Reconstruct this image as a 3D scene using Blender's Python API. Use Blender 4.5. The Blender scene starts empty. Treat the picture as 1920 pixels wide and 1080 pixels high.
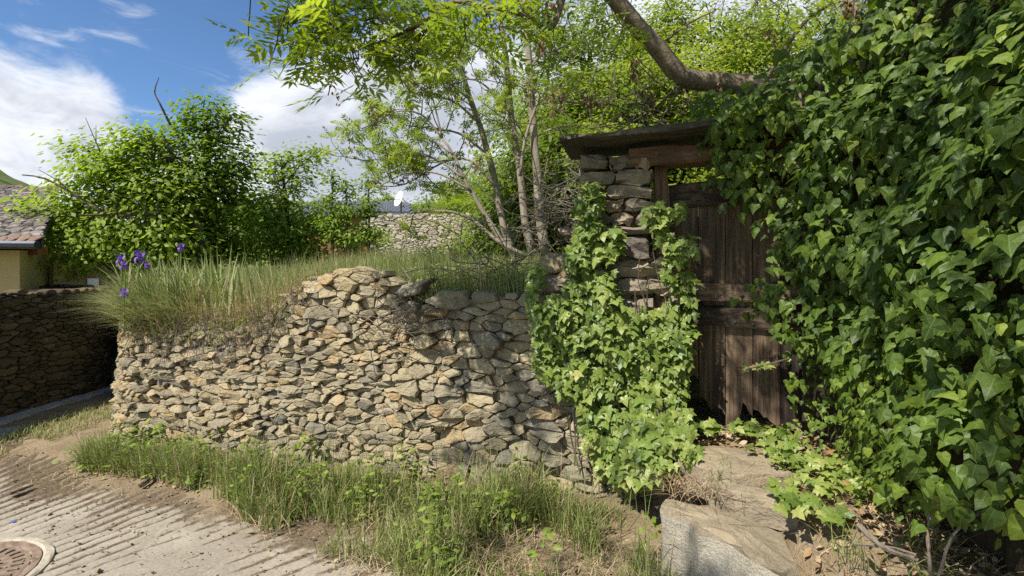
import bpy, math, random
import numpy as np
from mathutils import Matrix, Vector

R = math.radians
rng = np.random.default_rng(7)
random.seed(7)
SC = bpy.context.scene
COL = SC.collection

# ------------------------------------------------------------------ camera, sky, sun, exposure
CAMZ, HOR, FPX = 1.6, 495.0, 960.0
cam = bpy.data.cameras.new('camera')
cam.sensor_width, cam.lens, cam.shift_y = 36.0, 18.0, -45.0 / 1920
cam.clip_start, cam.clip_end = 0.05, 3000
camo = bpy.data.objects.new('camera', cam)
COL.objects.link(camo)
camo.location, camo.rotation_euler = (0, 0, CAMZ), (R(90), 0, 0)
SC.camera = camo

SUN = np.array([-0.45, -0.46, 0.79]); SUN /= np.linalg.norm(SUN)      # towards the sun
sl = bpy.data.lights.new('sun', 'SUN')
sl.energy, sl.angle, sl.color = 4.1, R(0.53), (1.0, 0.95, 0.86)
so = bpy.data.objects.new('sun', sl); COL.objects.link(so)
so.rotation_euler = Vector(SUN).to_track_quat('Z', 'Y').to_euler()
so.location = (-10, -8, 15)

SC.view_settings.view_transform = 'Standard'
SC.view_settings.look = 'None'
SC.view_settings.exposure = 0.85
SC.view_settings.gamma = 1.0
SC.view_settings.use_curve_mapping = False
SC.cycles.max_bounces = 8
SC.cycles.diffuse_bounces = 4
SC.cycles.transmission_bounces = 5
SC.cycles.use_denoising = False


def px(x, y, Y):
    return np.array([(x - 960) / FPX * Y, Y, CAMZ + (HOR - y) / FPX * Y])


def to_px(P):
    P = np.asarray(P, float)
    return 960 + P[..., 0] / P[..., 1] * FPX, HOR - (P[..., 2] - CAMZ) / P[..., 1] * FPX


# ------------------------------------------------------------------ node helpers
class NT:
    def __init__(s, tree):
        s.t = tree; s.n = tree.nodes; s.l = tree.links; s.n.clear()

    def node(s, typ, **kw):
        n = s.n.new(typ)
        for k, v in kw.items():
            setattr(n, k, v)
        return n

    def link(s, a, b): s.l.new(a, b)

    def put(s, sock, v):
        if v is None: return
        if hasattr(v, 'is_output'): s.l.new(v, sock)
        elif isinstance(v, (tuple, list)) and len(v) == 3 and sock.type == 'RGBA': sock.default_value = (*v, 1)
        else: sock.default_value = v

    def math(s, op, a, b=None, c=None, clamp=False):
        n = s.node('ShaderNodeMath', operation=op, use_clamp=clamp)
        s.put(n.inputs[0], a); s.put(n.inputs[1], b); s.put(n.inputs[2], c)
        return n.outputs[0]

    def vmath(s, op, a, b=None):
        n = s.node('ShaderNodeVectorMath', operation=op)
        s.put(n.inputs[0], a)
        if b is not None:
            if op == 'SCALE': s.put(n.inputs['Scale'], b)
            else: s.put(n.inputs[1], b)
        return n.outputs['Value'] if op in ('DOT_PRODUCT', 'LENGTH') else n.outputs[0]

    def noise(s, vec, scale, detail=4, rough=0.55, dist=0.0, col=False):
        n = s.node('ShaderNodeTexNoise')
        s.put(n.inputs['Vector'], vec); n.inputs['Scale'].default_value = scale
        n.inputs['Detail'].default_value = detail; n.inputs['Roughness'].default_value = rough
        n.inputs['Distortion'].default_value = dist
        return n.outputs['Color' if col else 'Fac']

    def smooth(s, x, a, b, lo=0.0, hi=1.0):
        n = s.node('ShaderNodeMapRange', interpolation_type='SMOOTHSTEP')
        s.put(n.inputs['Value'], x)
        n.inputs['From Min'].default_value = a; n.inputs['From Max'].default_value = b
        n.inputs['To Min'].default_value = lo; n.inputs['To Max'].default_value = hi
        return n.outputs['Result']

    def mix(s, f, a, b, mode='MIX'):
        n = s.node('ShaderNodeMix', data_type='RGBA', blend_type=mode)
        s.put(n.inputs[0], f); s.put(n.inputs[6], a); s.put(n.inputs[7], b)
        return n.outputs[2]

    def ramp(s, f, stops):
        n = s.node('ShaderNodeValToRGB')
        s.put(n.inputs[0], f)
        e = n.color_ramp.elements
        while len(e) < len(stops): e.new(0.5)
        for el, (p, c) in zip(e, stops):
            el.position = p; el.color = (*c, 1)
        return n.outputs[0]

    def attr(s, name, typ='Fac'):
        n = s.node('ShaderNodeAttribute', attribute_name=name)
        return n.outputs[typ]

    def bump(s, h, strength, dist, normal=None):
        n = s.node('ShaderNodeBump')
        n.inputs['Strength'].default_value = strength; n.inputs['Distance'].default_value = dist
        s.put(n.inputs['Height'], h)
        if normal is not None: s.put(n.inputs['Normal'], normal)
        return n.outputs[0]


def material(name):
    m = bpy.data.materials.new(name); m.use_nodes = True
    t = NT(m.node_tree)
    out = t.node('ShaderNodeOutputMaterial')
    return m, t, out


def principled(t, out, col, rough=0.8, spec=0.3, normal=None):
    p = t.node('ShaderNodeBsdfPrincipled')
    t.put(p.inputs['Base Color'], col); t.put(p.inputs['Roughness'], rough)
    p.inputs['Specular IOR Level'].default_value = spec
    if normal is not None: t.link(normal, p.inputs['Normal'])
    t.link(p.outputs[0], out.inputs[0])
    return p


def objpos(t, scale=None):
    o = t.node('ShaderNodeNewGeometry').outputs['Position']
    if scale:
        o = t.vmath('MULTIPLY', o, scale)
    return o


# ------------------------------------------------------------------ world
w = bpy.data.worlds.new('World'); SC.world = w; w.use_nodes = True
t = NT(w.node_tree)
wo = t.node('ShaderNodeOutputWorld'); bg = t.node('ShaderNodeBackground')
sky = t.node('ShaderNodeTexSky', sky_type='NISHITA')
sky.sun_disc = False
sky.sun_elevation = math.asin(SUN[2]); sky.sun_rotation = math.atan2(SUN[0], SUN[1])
sky.altitude = 900; sky.air_density = 1.0; sky.dust_density = 0.4; sky.ozone_density = 2.5
d = t.node('ShaderNodeTexCoord').outputs['Generated']
dn = t.vmath('NORMALIZE', d)
sep = t.node('ShaderNodeSeparateXYZ'); t.link(dn, sep.inputs[0])
el = sep.outputs[2]
st = t.vmath('MULTIPLY', dn, (1.0, 1.0, 2.3))
warp = t.vmath('SCALE', t.vmath('SUBTRACT', t.noise(st, 2.2, 3, 0.5, col=True), (0.5, 0.5, 0.5)), 0.30)
stw = t.vmath('ADD', st, warp)
n1 = t.noise(stw, 2.6, 9, 0.58)
cov = t.smooth(el, 0.18, 0.46, 0.36, -0.22)                       # more cloud towards the horizon


def lobe(x, y, r0, r1, amp):
    v = np.array([(x - 960) / FPX, 1, (HOR - y) / FPX]); v /= np.linalg.norm(v)
    dt = t.vmath('DOT_PRODUCT', dn, tuple(v))
    return t.smooth(dt, math.cos(r1), math.cos(r0), 0.0, amp)


n1b = t.noise(stw, 7.0, 9, 0.66, 0.5)
dens = t.math('ADD', t.math('ADD', t.math('MULTIPLY', t.math('SUBTRACT', n1, 0.5), 1.25), t.math('MULTIPLY', n1b, 0.80)), t.math('ADD', cov, 0.11))
for L in ((10, 220, 0.04, 0.17, 0.20), (140, 260, 0.03, 0.12, 0.12), (560, 280, 0.08, 0.24, 0.34), (760, 260, 0.1, 0.3, 0.28), (1000, 150, 0.1, 0.5, 0.20), (1350, 60, 0.1, 0.45, 0.32), (335, 165, 0.02, 0.10, -0.34),
          (200, 40, 0.05, 0.28, -0.22), (700, 190, 0.01, 0.05, -0.10), (470, 110, 0.0, 0.05, 0.08), (540, 60, 0.03, 0.15, -0.24), (560, 190, 0.02, 0.10, -0.08)):
    dens = t.math('ADD', dens, lobe(*L))
cir = t.noise(t.vmath('MULTIPLY', stw, (1.0, 1.0, 2.2)), 7.0, 7, 0.6, 0.6)
cirrus = t.math('MULTIPLY', t.smooth(cir, 0.52, 0.80), 0.5)
alpha = t.smooth(dens, 0.52, 0.92)
alpha = t.math('MAXIMUM', alpha, cirrus)
n2 = t.noise(t.vmath('ADD', stw, (0.0, 0.0, 0.16)), 3.4, 6, 0.55)
n3 = t.noise(t.vmath('ADD', stw, (0.0, 0.0, 0.10)), 8.5, 7, 0.6, 0.4)
shade = t.smooth(t.math('ADD', t.math('ADD', t.math('MULTIPLY', n2, 0.9), t.math('MULTIPLY', n3, 0.7)), t.math('MULTIPLY', dens, 0.30)), 0.80, 1.35)
ccol = t.ramp(shade, [(0.0, (6.2, 6.3, 6.5)), (0.5, (5.0, 5.2, 5.6)), (1.0, (3.1, 3.35, 3.9))])
skyc = t.mix(1.0, sky.outputs[0], (0.60, 0.74, 0.86), 'MULTIPLY')
wc = t.mix(alpha, skyc, ccol)
t.link(wc, bg.inputs[0]); bg.inputs[1].default_value = 0.1
t.link(bg.outputs[0], wo.inputs[0])

# ------------------------------------------------------------------ numeric noise
_P = rng.random((64, 64, 64)).astype(np.float32)


def vnoise(x, y, z=0.0):
    x, y, z = np.broadcast_arrays(np.asarray(x, float), np.asarray(y, float), np.asarray(z, float))
    xi, yi, zi = np.floor(x).astype(int), np.floor(y).astype(int), np.floor(z).astype(int)
    fx, fy, fz = x - xi, y - yi, z - zi
    fx, fy, fz = fx * fx * (3 - 2 * fx), fy * fy * (3 - 2 * fy), fz * fz * (3 - 2 * fz)
    g = lambda a, b, c: _P[(xi + a) & 63, (yi + b) & 63, (zi + c) & 63]
    l = lambda a, b, f: a + (b - a) * f
    return l(l(l(g(0, 0, 0), g(1, 0, 0), fx), l(g(0, 1, 0), g(1, 1, 0), fx), fy),
             l(l(g(0, 0, 1), g(1, 0, 1), fx), l(g(0, 1, 1), g(1, 1, 1), fx), fy), fz) * 2 - 1


def fbm(x, y, z=0.0, o=4):
    s, a = 0.0, 0.5
    for k in range(o):
        s = s + a * vnoise(np.asarray(x) * 2 ** k + 7 * k, np.asarray(y) * 2 ** k, np.asarray(z) * 2 ** k + 3 * k)
        a *= 0.5
    return s


def sstep(a, b, x):
    q = np.clip((np.asarray(x, float) - a) / (b - a), 0, 1)
    return q * q * (3 - 2 * q)


# ------------------------------------------------------------------ object helpers
def props(o, label=None, cat=None, group=None, kind=None):
    for k, v in (('label', label), ('category', cat), ('group', group), ('kind', kind)):
        if v: o[k] = v
    return o


def mesh_data(name, V, faces, mat, tone=None, uv=None, smooth=False):
    """V n x 3; faces: list of int arrays (m x k); tone: per-vertex float; uv: per-vertex n x 2"""
    V = np.ascontiguousarray(V, np.float32)
    fs = [np.asarray(f, np.int32) for f in (faces if isinstance(faces, list) else [faces])]
    fs = [f for f in fs if len(f)]
    me = bpy.data.meshes.new(name)
    me.vertices.add(len(V)); me.vertices.foreach_set('co', V.ravel())
    tot = np.concatenate([np.full(len(f), f.shape[1], np.int32) for f in fs])
    li = np.concatenate([f.ravel() for f in fs])
    me.loops.add(len(li)); me.loops.foreach_set('vertex_index', li)
    me.polygons.add(len(tot))
    me.polygons.foreach_set('loop_start', np.concatenate([[0], np.cumsum(tot)[:-1]]).astype(np.int32))
    me.polygons.foreach_set('use_smooth', np.full(len(tot), smooth, bool))
    if uv is not None:
        u = me.uv_layers.new(name='leaf'); u.data.foreach_set('uv', np.asarray(uv, np.float32)[li].ravel())
    me.update(calc_edges=True)
    if tone is not None:
        a = me.attributes.new('tone', 'FLOAT', 'POINT')
        a.data.foreach_set('value', np.broadcast_to(np.asarray(tone, np.float32), (len(V),)).astype(np.float32).copy())
    if mat: me.materials.append(mat)
    return me


def link(name, data, parent=None, loc=None):
    o = bpy.data.objects.new(name, data); COL.objects.link(o)
    if parent is not None: o.parent = parent
    if loc is not None: o.location = loc
    return o


def root_loc(o):
    v = np.zeros(3)
    while o is not None:
        v += np.array(o.location); o = o.parent
    return v


def part(name, V, faces, mat, parent, tone=None, uv=None, smooth=False, kind=None, own=False):
    """world-space verts under a parent; own=True puts the origin at the piece's centre"""
    V = np.asarray(V, float)
    fl = faces if isinstance(faces, list) else [faces]
    used = np.unique(np.concatenate([np.asarray(f).ravel() for f in fl]))
    if len(used) < len(V):
        mp = np.zeros(len(V), int); mp[used] = np.arange(len(used)); V = V[used]; faces = [mp[np.asarray(f)] for f in fl]
        if tone is not None and np.ndim(tone): tone = np.asarray(tone)[used]
        if uv is not None: uv = np.asarray(uv)[used]
    c = V.mean(0) if own else root_loc(parent)
    o = link(name, mesh_data(name, V - c, faces, mat, tone, uv, smooth), parent, c - root_loc(parent))
    if kind: o['kind'] = kind
    return o


def top(name, V, faces, mat, kind=None, tone=None, uv=None, smooth=False, base=None, **kw):
    V = np.asarray(V, float)
    c = np.zeros(3) if base is None else np.asarray(base, float)
    o = link(name, mesh_data(name, V - c, faces, mat, tone, uv, smooth), None, c)
    return props(o, kind=kind, **kw)


def thing(name, label, cat, base, group=None):
    o = link(name, None, None, base)
    return props(o, label, cat, group, 'thing')


class MB:
    def __init__(s): s.V = []; s.F = {}; s.T = []; s.U = []; s.n = 0

    def add(s, V, faces, tone=0.5, uv=None):
        V = np.asarray(V, float)
        for f in (faces if isinstance(faces, list) else [faces]):
            f = np.asarray(f, int)
            if f.ndim == 1: f = f[None]
            s.F.setdefault(f.shape[1], []).append(f + s.n)
        s.V.append(V); s.n += len(V)
        s.T.append(np.broadcast_to(np.asarray(tone, float), (len(V),)))
        s.U.append(np.zeros((len(V), 2)) if uv is None else uv)

    def get(s):
        return np.concatenate(s.V), [np.concatenate(f) for f in s.F.values()], np.concatenate(s.T), np.concatenate(s.U)

    def part(s, name, mat, parent, smooth=False, kind=None, own=False, uv=False):
        V, F, T, U = s.get()
        return part(name, V, F, mat, parent, T, U if uv else None, smooth, kind, own)

    def top(s, name, mat, smooth=False, uv=False, **kw):
        V, F, T, U = s.get()
        return top(name, V, F, mat, tone=T, uv=U if uv else None, smooth=smooth, **kw)


def tube(path, rad, sides=6, cap=True):
    P = np.asarray(path, float); n = len(P)
    rad = np.broadcast_to(np.asarray(rad, float), (n,))
    T = np.gradient(P, axis=0); T /= np.linalg.norm(T, axis=1)[:, None] + 1e-9
    ref = np.array([0.13, 0.31, 0.94]) if abs(T[0][2]) < 0.9 else np.array([0.9, 0.3, 0.1])
    A = np.cross(T, ref); A /= np.linalg.norm(A, axis=1)[:, None] + 1e-9
    B = np.cross(T, A)
    an = np.arange(sides) / sides * 2 * np.pi
    V = P[:, None] + rad[:, None, None] * (np.cos(an)[None, :, None] * A[:, None] + np.sin(an)[None, :, None] * B[:, None])
    V = V.reshape(-1, 3)
    i = np.arange(n - 1)[:, None] * sides; j = np.arange(sides)[None]; k = (j + 1) % sides
    F = np.stack([i + j, i + k, i + sides + k, i + sides + j], -1).reshape(-1, 4)
    fs = [F]
    if cap:
        fs.append(np.array([list(range(sides))[::-1]])); fs.append(np.array([list(range((n - 1) * sides, n * sides))]))
    return V, fs


def bez(pts, n=12):
    """smooth path (Catmull-Rom) through points"""
    P = np.asarray(pts, float)
    if len(P) == 2: return P[0] + (P[1] - P[0]) * np.linspace(0, 1, n)[:, None]
    Q = np.vstack([2 * P[0] - P[1], P, 2 * P[-1] - P[-2]])
    out = []
    m = max(2, n // (len(P) - 1))
    for i in range(1, len(Q) - 2):
        tt = np.linspace(0, 1, m, endpoint=(i == len(Q) - 3))[:, None]
        a, b, c, e = Q[i - 1], Q[i], Q[i + 1], Q[i + 2]
        out.append(0.5 * (2 * b + (c - a) * tt + (2 * a - 5 * b + 4 * c - e) * tt ** 2 + (3 * b - a - 3 * c + e) * tt ** 3))
    return np.concatenate(out)


def grid_faces(nu, nv):
    i = np.arange(nu - 1)[:, None] * nv; j = np.arange(nv - 1)[None]
    return np.stack([i + j, i + nv + j, i + nv + j + 1, i + j + 1], -1).reshape(-1, 4)


def box_rough(c, size, rot=0.0, jit=0.012, seg=3, tilt=(0, 0), round_=0.12):
    """a rough stone block or board: subdivided box with worn, uneven faces"""
    s = seg; V = []; F = []
    idx = {}
    def vid(p):
        k = tuple(np.round(p, 5))
        if k not in idx: idx[k] = len(V); V.append(p)
        return idx[k]
    L = np.linspace(-1, 1, s + 1)
    for ax in range(3):
        for sg in (-1, 1):
            for a in range(s):
                for b in range(s):
                    q = []
                    for (i, j) in ((a, b), (a + 1, b), (a + 1, b + 1), (a, b + 1)):
                        p = np.zeros(3); p[ax] = sg; p[(ax + 1) % 3] = L[i]; p[(ax + 2) % 3] = L[j]; q.append(vid(p))
                    F.append(q if sg > 0 else q[::-1])
    V = np.array(V); k = np.abs(V)
    on = (k > 0.99).sum(1)
    V = V * (1 - round_ * np.clip(on - 1, 0, 2)[:, None] * 0.5)
    V = V * np.asarray(size) / 2
    V = V + rng.normal(0, jit, V.shape) * np.minimum(1, np.asarray(size) / np.max(size) + 0.3)
    cx, sx = math.cos(tilt[0]), math.sin(tilt[0]); cy, sy = math.cos(tilt[1]), math.sin(tilt[1]); cz, sz = math.cos(rot), math.sin(rot)
    Rm = np.array([[cz, -sz, 0], [sz, cz, 0], [0, 0, 1]]) @ np.array([[cy, 0, sy], [0, 1, 0], [-sy, 0, cy]]) @ np.array([[1, 0, 0], [0, cx, -sx], [0, sx, cx]])
    return V @ Rm.T + np.asarray(c), np.array(F)


# ------------------------------------------------------------------ leaf templates (x across, y to the tip, z up), tris
def fan_leaf(half, fold=0.16, curl=0.18, cy=0.38):
    """half outline from base to tip on the +x side"""
    h = np.array(half, float)
    left = h[1:-1][::-1] * [-1, 1]
    o = np.vstack([h, left])
    V = np.vstack([[[0, cy]], o])
    z = -fold * np.abs(V[:, 0]) - curl * (V[:, 1] - 0.25) ** 2 + 0.05 * np.sin(9 * V[:, 1] + 5 * np.abs(V[:, 0]))
    V3 = np.column_stack([V, z])
    n = len(o)
    F = np.array([[0, 1 + i, 1 + (i + 1) % n] for i in range(n)])
    return V3, F, V


IVY_BIG = [fan_leaf([(0, 0), (.22, -.13), (.46, -.04), (.50, .14), (.34, .34), (.20, .62), (0, 1.0)], 0.3, 0.35),
           fan_leaf([(0, 0), (.2, -.10), (.40, .02), (.55, .22), (.33, .33), (.24, .6), (0, 1.05)], 0.22, 0.25),
           fan_leaf([(0, 0), (.25, -.08), (.42, .12), (.40, .32), (.28, .58), (.12, .85), (0, 1.0)], 0.35, 0.4)]
IVY_LOBE = [fan_leaf([(0, 0), (.16, -.12), (.42, -.12), (.34, .10), (.62, .30), (.30, .40), (.22, .62), (0, 1.0)], 0.22, 0.3),
            fan_leaf([(0, 0), (.2, -.10), (.44, -.04), (.33, .16), (.56, .44), (.26, .46), (.18, .7), (0, 1.0)], 0.3, 0.2)]
OVAL = [fan_leaf([(0, 0), (.22, .25), (.24, .55), (0, 1.0)], 0.35, 0.3, 0.45)]
DIAMOND = (np.array([[0, 0, 0], [.3, .45, -.08], [0, 1, -.1], [-.3, .45, -.08]]), np.array([[0, 1, 2], [0, 2, 3]]), np.array([[0, 0], [.3, .45], [0, 1], [-.3, .45]]))


def pinnate(n=4, seed=0):
    r = np.random.default_rng(seed)
    V, F, U = [], [], []
    m = 0
    def leafl(p, ang, L):
        nonlocal m
        c, s = math.cos(ang), math.sin(ang)
        q = np.array([[0, 0], [.17, .4], [0, 1], [-.17, .4]]) * L
        q = q @ np.array([[c, s], [-s, c]])
        zz = np.array([0, -.02, -.12 * L - r.uniform(0, .15) * L, -.02]) - 0.25 * p[1] ** 2
        V.append(np.column_stack([q + p, zz])); F.append(np.array([[0, 1, 2], [0, 2, 3]]) + m); U.append(np.array([[0, 0], [.3, .45], [0, 1], [-.3, .45]])); m += 4
    for i in range(n):
        y = 0.18 + 0.6 * i / (n - 1)
        for sg in (-1, 1):
            leafl(np.array([0, y]), sg * R(-58 + 5 * i + r.uniform(-8, 8)), 0.36 + r.uniform(-.04, .06))
    leafl(np.array([0, .8]), 0, 0.36)
    V.append(np.array([[-.008, 0, 0], [.008, 0, 0], [0, .85, -.2]])); F.append(np.array([[0, 1, 2]]) + m); U.append(np.zeros((3, 2))); m += 3
    return np.concatenate(V), np.concatenate(F), np.concatenate(U)


PINN = [pinnate(4, i) for i in range(3)]


def frames(nrm, tip):
    n = nrm / (np.linalg.norm(nrm, axis=1)[:, None] + 1e-9)
    y = tip - (tip * n).sum(1)[:, None] * n
    y /= np.linalg.norm(y, axis=1)[:, None] + 1e-9
    x = np.cross(y, n)
    return np.stack([x, y, n], -1)          # columns


def scatter(tmpls, pos, nrm, tip, size, tone, mb=None):
    mb = mb or MB()
    pos = np.asarray(pos, float); N = len(pos)
    if N == 0: return mb
    Fr = frames(np.asarray(nrm, float), np.asarray(tip, float))
    size = np.broadcast_to(np.asarray(size, float), (N,)); tone = np.broadcast_to(np.asarray(tone, float), (N,))
    which = np.arange(N) % len(tmpls)
    for k, (V, F, U) in enumerate(tmpls):
        q = which == k
        m = q.sum()
        if not m: continue
        W = np.einsum('nij,vj->nvi', Fr[q], V) * size[q][:, None, None] + pos[q][:, None]
        FF = (F[None] + np.arange(m)[:, None, None] * len(V)).reshape(-1, F.shape[1])
        mb.add(W.reshape(-1, 3), FF, np.repeat(tone[q], len(V)), np.tile(U, (m, 1)))
    return mb


def rand_dirs(n):
    v = rng.normal(size=(n, 3)); return v / np.linalg.norm(v, axis=1)[:, None]


# ------------------------------------------------------------------ materials
def mat_leaf(name, stops, trans, tw=0.35, rough=0.45, spec=0.4, vein=0.0, nscale=0):
    m, t, out = material(name)
    f = t.math('ADD', t.attr('tone'), t.math('MULTIPLY', t.math('SUBTRACT', t.node('ShaderNodeObjectInfo').outputs['Random'], 0.5), 0.5))
    if name.endswith(('_leaf', 'grass_blade')) and name != 'dry_leaf':
        stops = [(p_, (c_[0] * 1.14, c_[1] * 0.965, c_[2] * 1.2 + .003)) for p_, c_ in stops]
    col = t.ramp(f, stops)
    if vein:
        uv = t.node('ShaderNodeUVMap', uv_map='leaf').outputs[0]
        s = t.node('ShaderNodeSeparateXYZ'); t.link(uv, s.inputs[0])
        ax = t.math('ABSOLUTE', s.outputs[0])
        mid = t.smooth(ax, 0.008, 0.035, 1.0, 0.0)
        # side veins fan out from the leaf base
        an = t.math('ARCTAN2', ax, t.math('ADD', s.outputs[1], 0.03))
        w1 = t.math('ABSOLUTE', t.math('SUBTRACT', t.math('FRACT', t.math('MULTIPLY', an, 1.55)), 0.5))
        sv = t.math('MULTIPLY', t.smooth(w1, 0.0, 0.05, 1.0, 0.0), t.smooth(ax, 0.0, 0.05))
        v = t.math('MULTIPLY', t.math('MAXIMUM', mid, sv), vein)
        col = t.mix(v, col, (0.20, 0.30, 0.10))
    p = t.node('ShaderNodeBsdfPrincipled')
    t.link(col, p.inputs['Base Color']); p.inputs['Roughness'].default_value = rough
    p.inputs['Specular IOR Level'].default_value = spec
    if nscale:
        t.link(t.bump(t.noise(objpos(t), nscale, 3), 0.25, 0.01), p.inputs['Normal'])
    tr = t.node('ShaderNodeBsdfTranslucent')
    t.link(t.mix(1.0, col, trans, 'MULTIPLY'), tr.inputs[0])
    mx = t.node('ShaderNodeMixShader'); mx.inputs[0].default_value = tw
    t.link(p.outputs[0], mx.inputs[1]); t.link(tr.outputs[0], mx.inputs[2]); t.link(mx.outputs[0], out.inputs[0])
    return m


M = {}
M['ivy'] = mat_leaf('ivy_leaf', [(0.0, (0.045, 0.092, 0.012)), (0.45, (0.100, 0.180, 0.017)), (0.75, (0.18, 0.275, 0.028)), (1.0, (0.28, 0.34, 0.06))],
                    (1.9, 1.9, 0.7), 0.36, 0.46, 0.28, vein=0.4, nscale=35)
M['ivy_small'] = mat_leaf('small_ivy_leaf', [(0.0, (0.065, 0.125, 0.014)), (0.4, (0.145, 0.235, 0.032)), (0.75, (0.235, 0.325, 0.06)), (0.96, (0.31, 0.38, 0.10)), (1.0, (0.30, 0.19, 0.06))],
                          (1.7, 1.8, 0.8), 0.28, 0.42, 0.4, vein=0.35, nscale=35)
M['maple'] = mat_leaf('bushy_tree_leaf', [(0.0, (0.10, 0.18, 0.014)), (0.5, (0.185, 0.30, 0.026)), (1.0, (0.29, 0.40, 0.045))], (1.6, 1.7, 0.6), 0.50, 0.5, 0.3)
M['ash'] = mat_leaf('ash_leaf', [(0.0, (0.11, 0.19, 0.014)), (0.5, (0.20, 0.315, 0.026)), (1.0, (0.31, 0.42, 0.05))], (1.6, 1.65, 0.6), 0.45, 0.45, 0.35)
M['wood_leaf'] = mat_leaf('woodland_leaf', [(0.0, (0.065, 0.12, 0.012)), (0.5, (0.16, 0.255, 0.022)), (1.0, (0.29, 0.38, 0.04))], (1.6, 1.65, 0.6), 0.50, 0.5, 0.3)
M['grass'] = mat_leaf('grass_blade', [(0.0, (0.08, 0.14, 0.025)), (0.42, (0.19, 0.275, 0.06)), (0.68, (0.29, 0.34, 0.12)), (1.0, (0.50, 0.41, 0.23))], (1.3, 1.4, 0.8), 0.25, 0.5, 0.3)
M['weed'] = mat_leaf('weed_leaf', [(0.0, (0.09, 0.155, 0.02)), (0.6, (0.19, 0.30, 0.035)), (1.0, (0.29, 0.37, 0.06))], (1.5, 1.6, 0.7), 0.3, 0.5, 0.3)
M['dry'] = mat_leaf('dry_leaf', [(0.0, (0.16, 0.09, 0.045)), (0.5, (0.34, 0.23, 0.12)), (1.0, (0.52, 0.42, 0.27))], (1, 0.9, 0.7), 0.15, 0.7, 0.2)
M['seed'] = mat_leaf('seed_key', [(0.0, (0.13, 0.08, 0.04)), (1.0, (0.34, 0.23, 0.13))], (1, 0.9, 0.7), 0.2, 0.7, 0.2)
M['iris'] = mat_leaf('iris_petal', [(0.0, (0.10, 0.045, 0.28)), (1.0, (0.28, 0.17, 0.55))], (1.2, 1, 1.3), 0.3, 0.5, 0.3)
M['yellow'] = mat_leaf('yellow_petal', [(0.0, (0.7, 0.5, 0.02)), (1.0, (0.8, 0.6, 0.03))], (1, 1, 1), 0.2, 0.5, 0.3)


def mat_stone(name, stops, strata=1.0, scale=1.0):
    m, t, out = material(name)
    P = t.node('ShaderNodeTexCoord').outputs['Object']
    W = objpos(t)
    tone = t.attr('tone')
    off = t.vmath('SCALE', t.attr('grain', 'Vector'), 1.0)
    # bedding grain: coordinates turned per stone by the grain direction
    g = t.vmath('DOT_PRODUCT', W, off)
    n_w = t.noise(W, 9 * scale, 4, 0.6)
    gg = t.math('ADD', t.math('MULTIPLY', g, 70 * scale), t.math('MULTIPLY', n_w, 9))
    cx = t.node('ShaderNodeCombineXYZ'); t.link(gg, cx.inputs[0]); t.link(t.math('MULTIPLY', tone, 37), cx.inputs[1])
    lay = t.noise(cx.outputs[0], 1.0, 3, 0.6)
    fine = t.noise(W, 60 * scale, 5, 0.65)
    mott = t.noise(W, 5 * scale, 5, 0.6)
    f = t.math('ADD', tone, t.math('MULTIPLY', t.math('SUBTRACT', mott, 0.5), 0.55))
    f = t.math('ADD', f, t.math('MULTIPLY', t.math('SUBTRACT', lay, 0.5), 0.25 * strata))
    col = t.ramp(f, stops)
    val = t.math('ADD', 0.62, t.math('MULTIPLY', fine, 0.76))
    cc = t.node('ShaderNodeCombineXYZ')
    for i in range(3): t.link(val, cc.inputs[i])
    col = t.mix(1.0, col, cc.outputs[0], 'MULTIPLY')
    lich = t.smooth(t.noise(W, 13 * scale, 5, 0.7), 0.60, 0.72)
    col = t.mix(t.math('MULTIPLY', lich, 0.35), col, (0.34, 0.33, 0.28))
    dark = t.smooth(t.noise(W, 4.3 * scale, 5, 0.7, 0.4), 0.56, 0.70)
    col = t.mix(t.math('MULTIPLY', dark, 0.4), col, (0.10, 0.095, 0.085))
    h = t.math('ADD', t.math('MULTIPLY', lay, 1.0 * strata), t.math('MULTIPLY', fine, 0.55))
    h = t.math('ADD', h, t.math('MULTIPLY', t.noise(W, 22 * scale, 4, 0.6), 0.8))
    principled(t, out, col, 0.9, 0.15, t.bump(h, 0.9, 0.014 / scale))
    return m


TAN = [(0.0, (0.12, 0.115, 0.10)), (0.22, (0.24, 0.212, 0.155)), (0.45, (0.305, 0.258, 0.170)), (0.68, (0.385, 0.318, 0.198)), (0.85, (0.36, 0.255, 0.13)), (1.0, (0.50, 0.44, 0.34))]
M['stone'] = mat_stone('wall_stone', TAN)
M['stone_shade'] = mat_stone('shade_darkened_stone', [(0.0, (0.045, 0.037, 0.024)), (0.5, (0.085, 0.066, 0.038)), (1.0, (0.15, 0.115, 0.065))])  # darker copy of the wall stone, deep shade put into its colours
M['stone_far'] = mat_stone('pale_house_stone', [(0.0, (0.26, 0.23, 0.18)), (0.5, (0.44, 0.38, 0.28)), (1.0, (0.58, 0.53, 0.44))], 0.6, 0.5)
M['pillar'] = mat_stone('pillar_stone', [(0.0, (0.14, 0.12, 0.10)), (0.4, (0.27, 0.225, 0.165)), (0.75, (0.36, 0.29, 0.195)), (1.0, (0.43, 0.32, 0.18))])


def mat_earth(name, stops, scale=8, bump=0.02, rough=0.95):
    m, t, out = material(name)
    W = objpos(t)
    a = t.noise(W, scale, 7, 0.65); b = t.noise(W, scale * 9, 5, 0.7); c = t.noise(W, scale * 0.22, 4, 0.6)
    f = t.math('ADD', t.math('MULTIPLY', a, 0.5), t.math('ADD', t.math('MULTIPLY', b, 0.3), t.math('MULTIPLY', c, 0.35)))
    col = t.ramp(f, stops)
    principled(t, out, col, rough, 0.15, t.bump(t.math('ADD', a, b), 0.8, bump))
    return m


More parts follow.
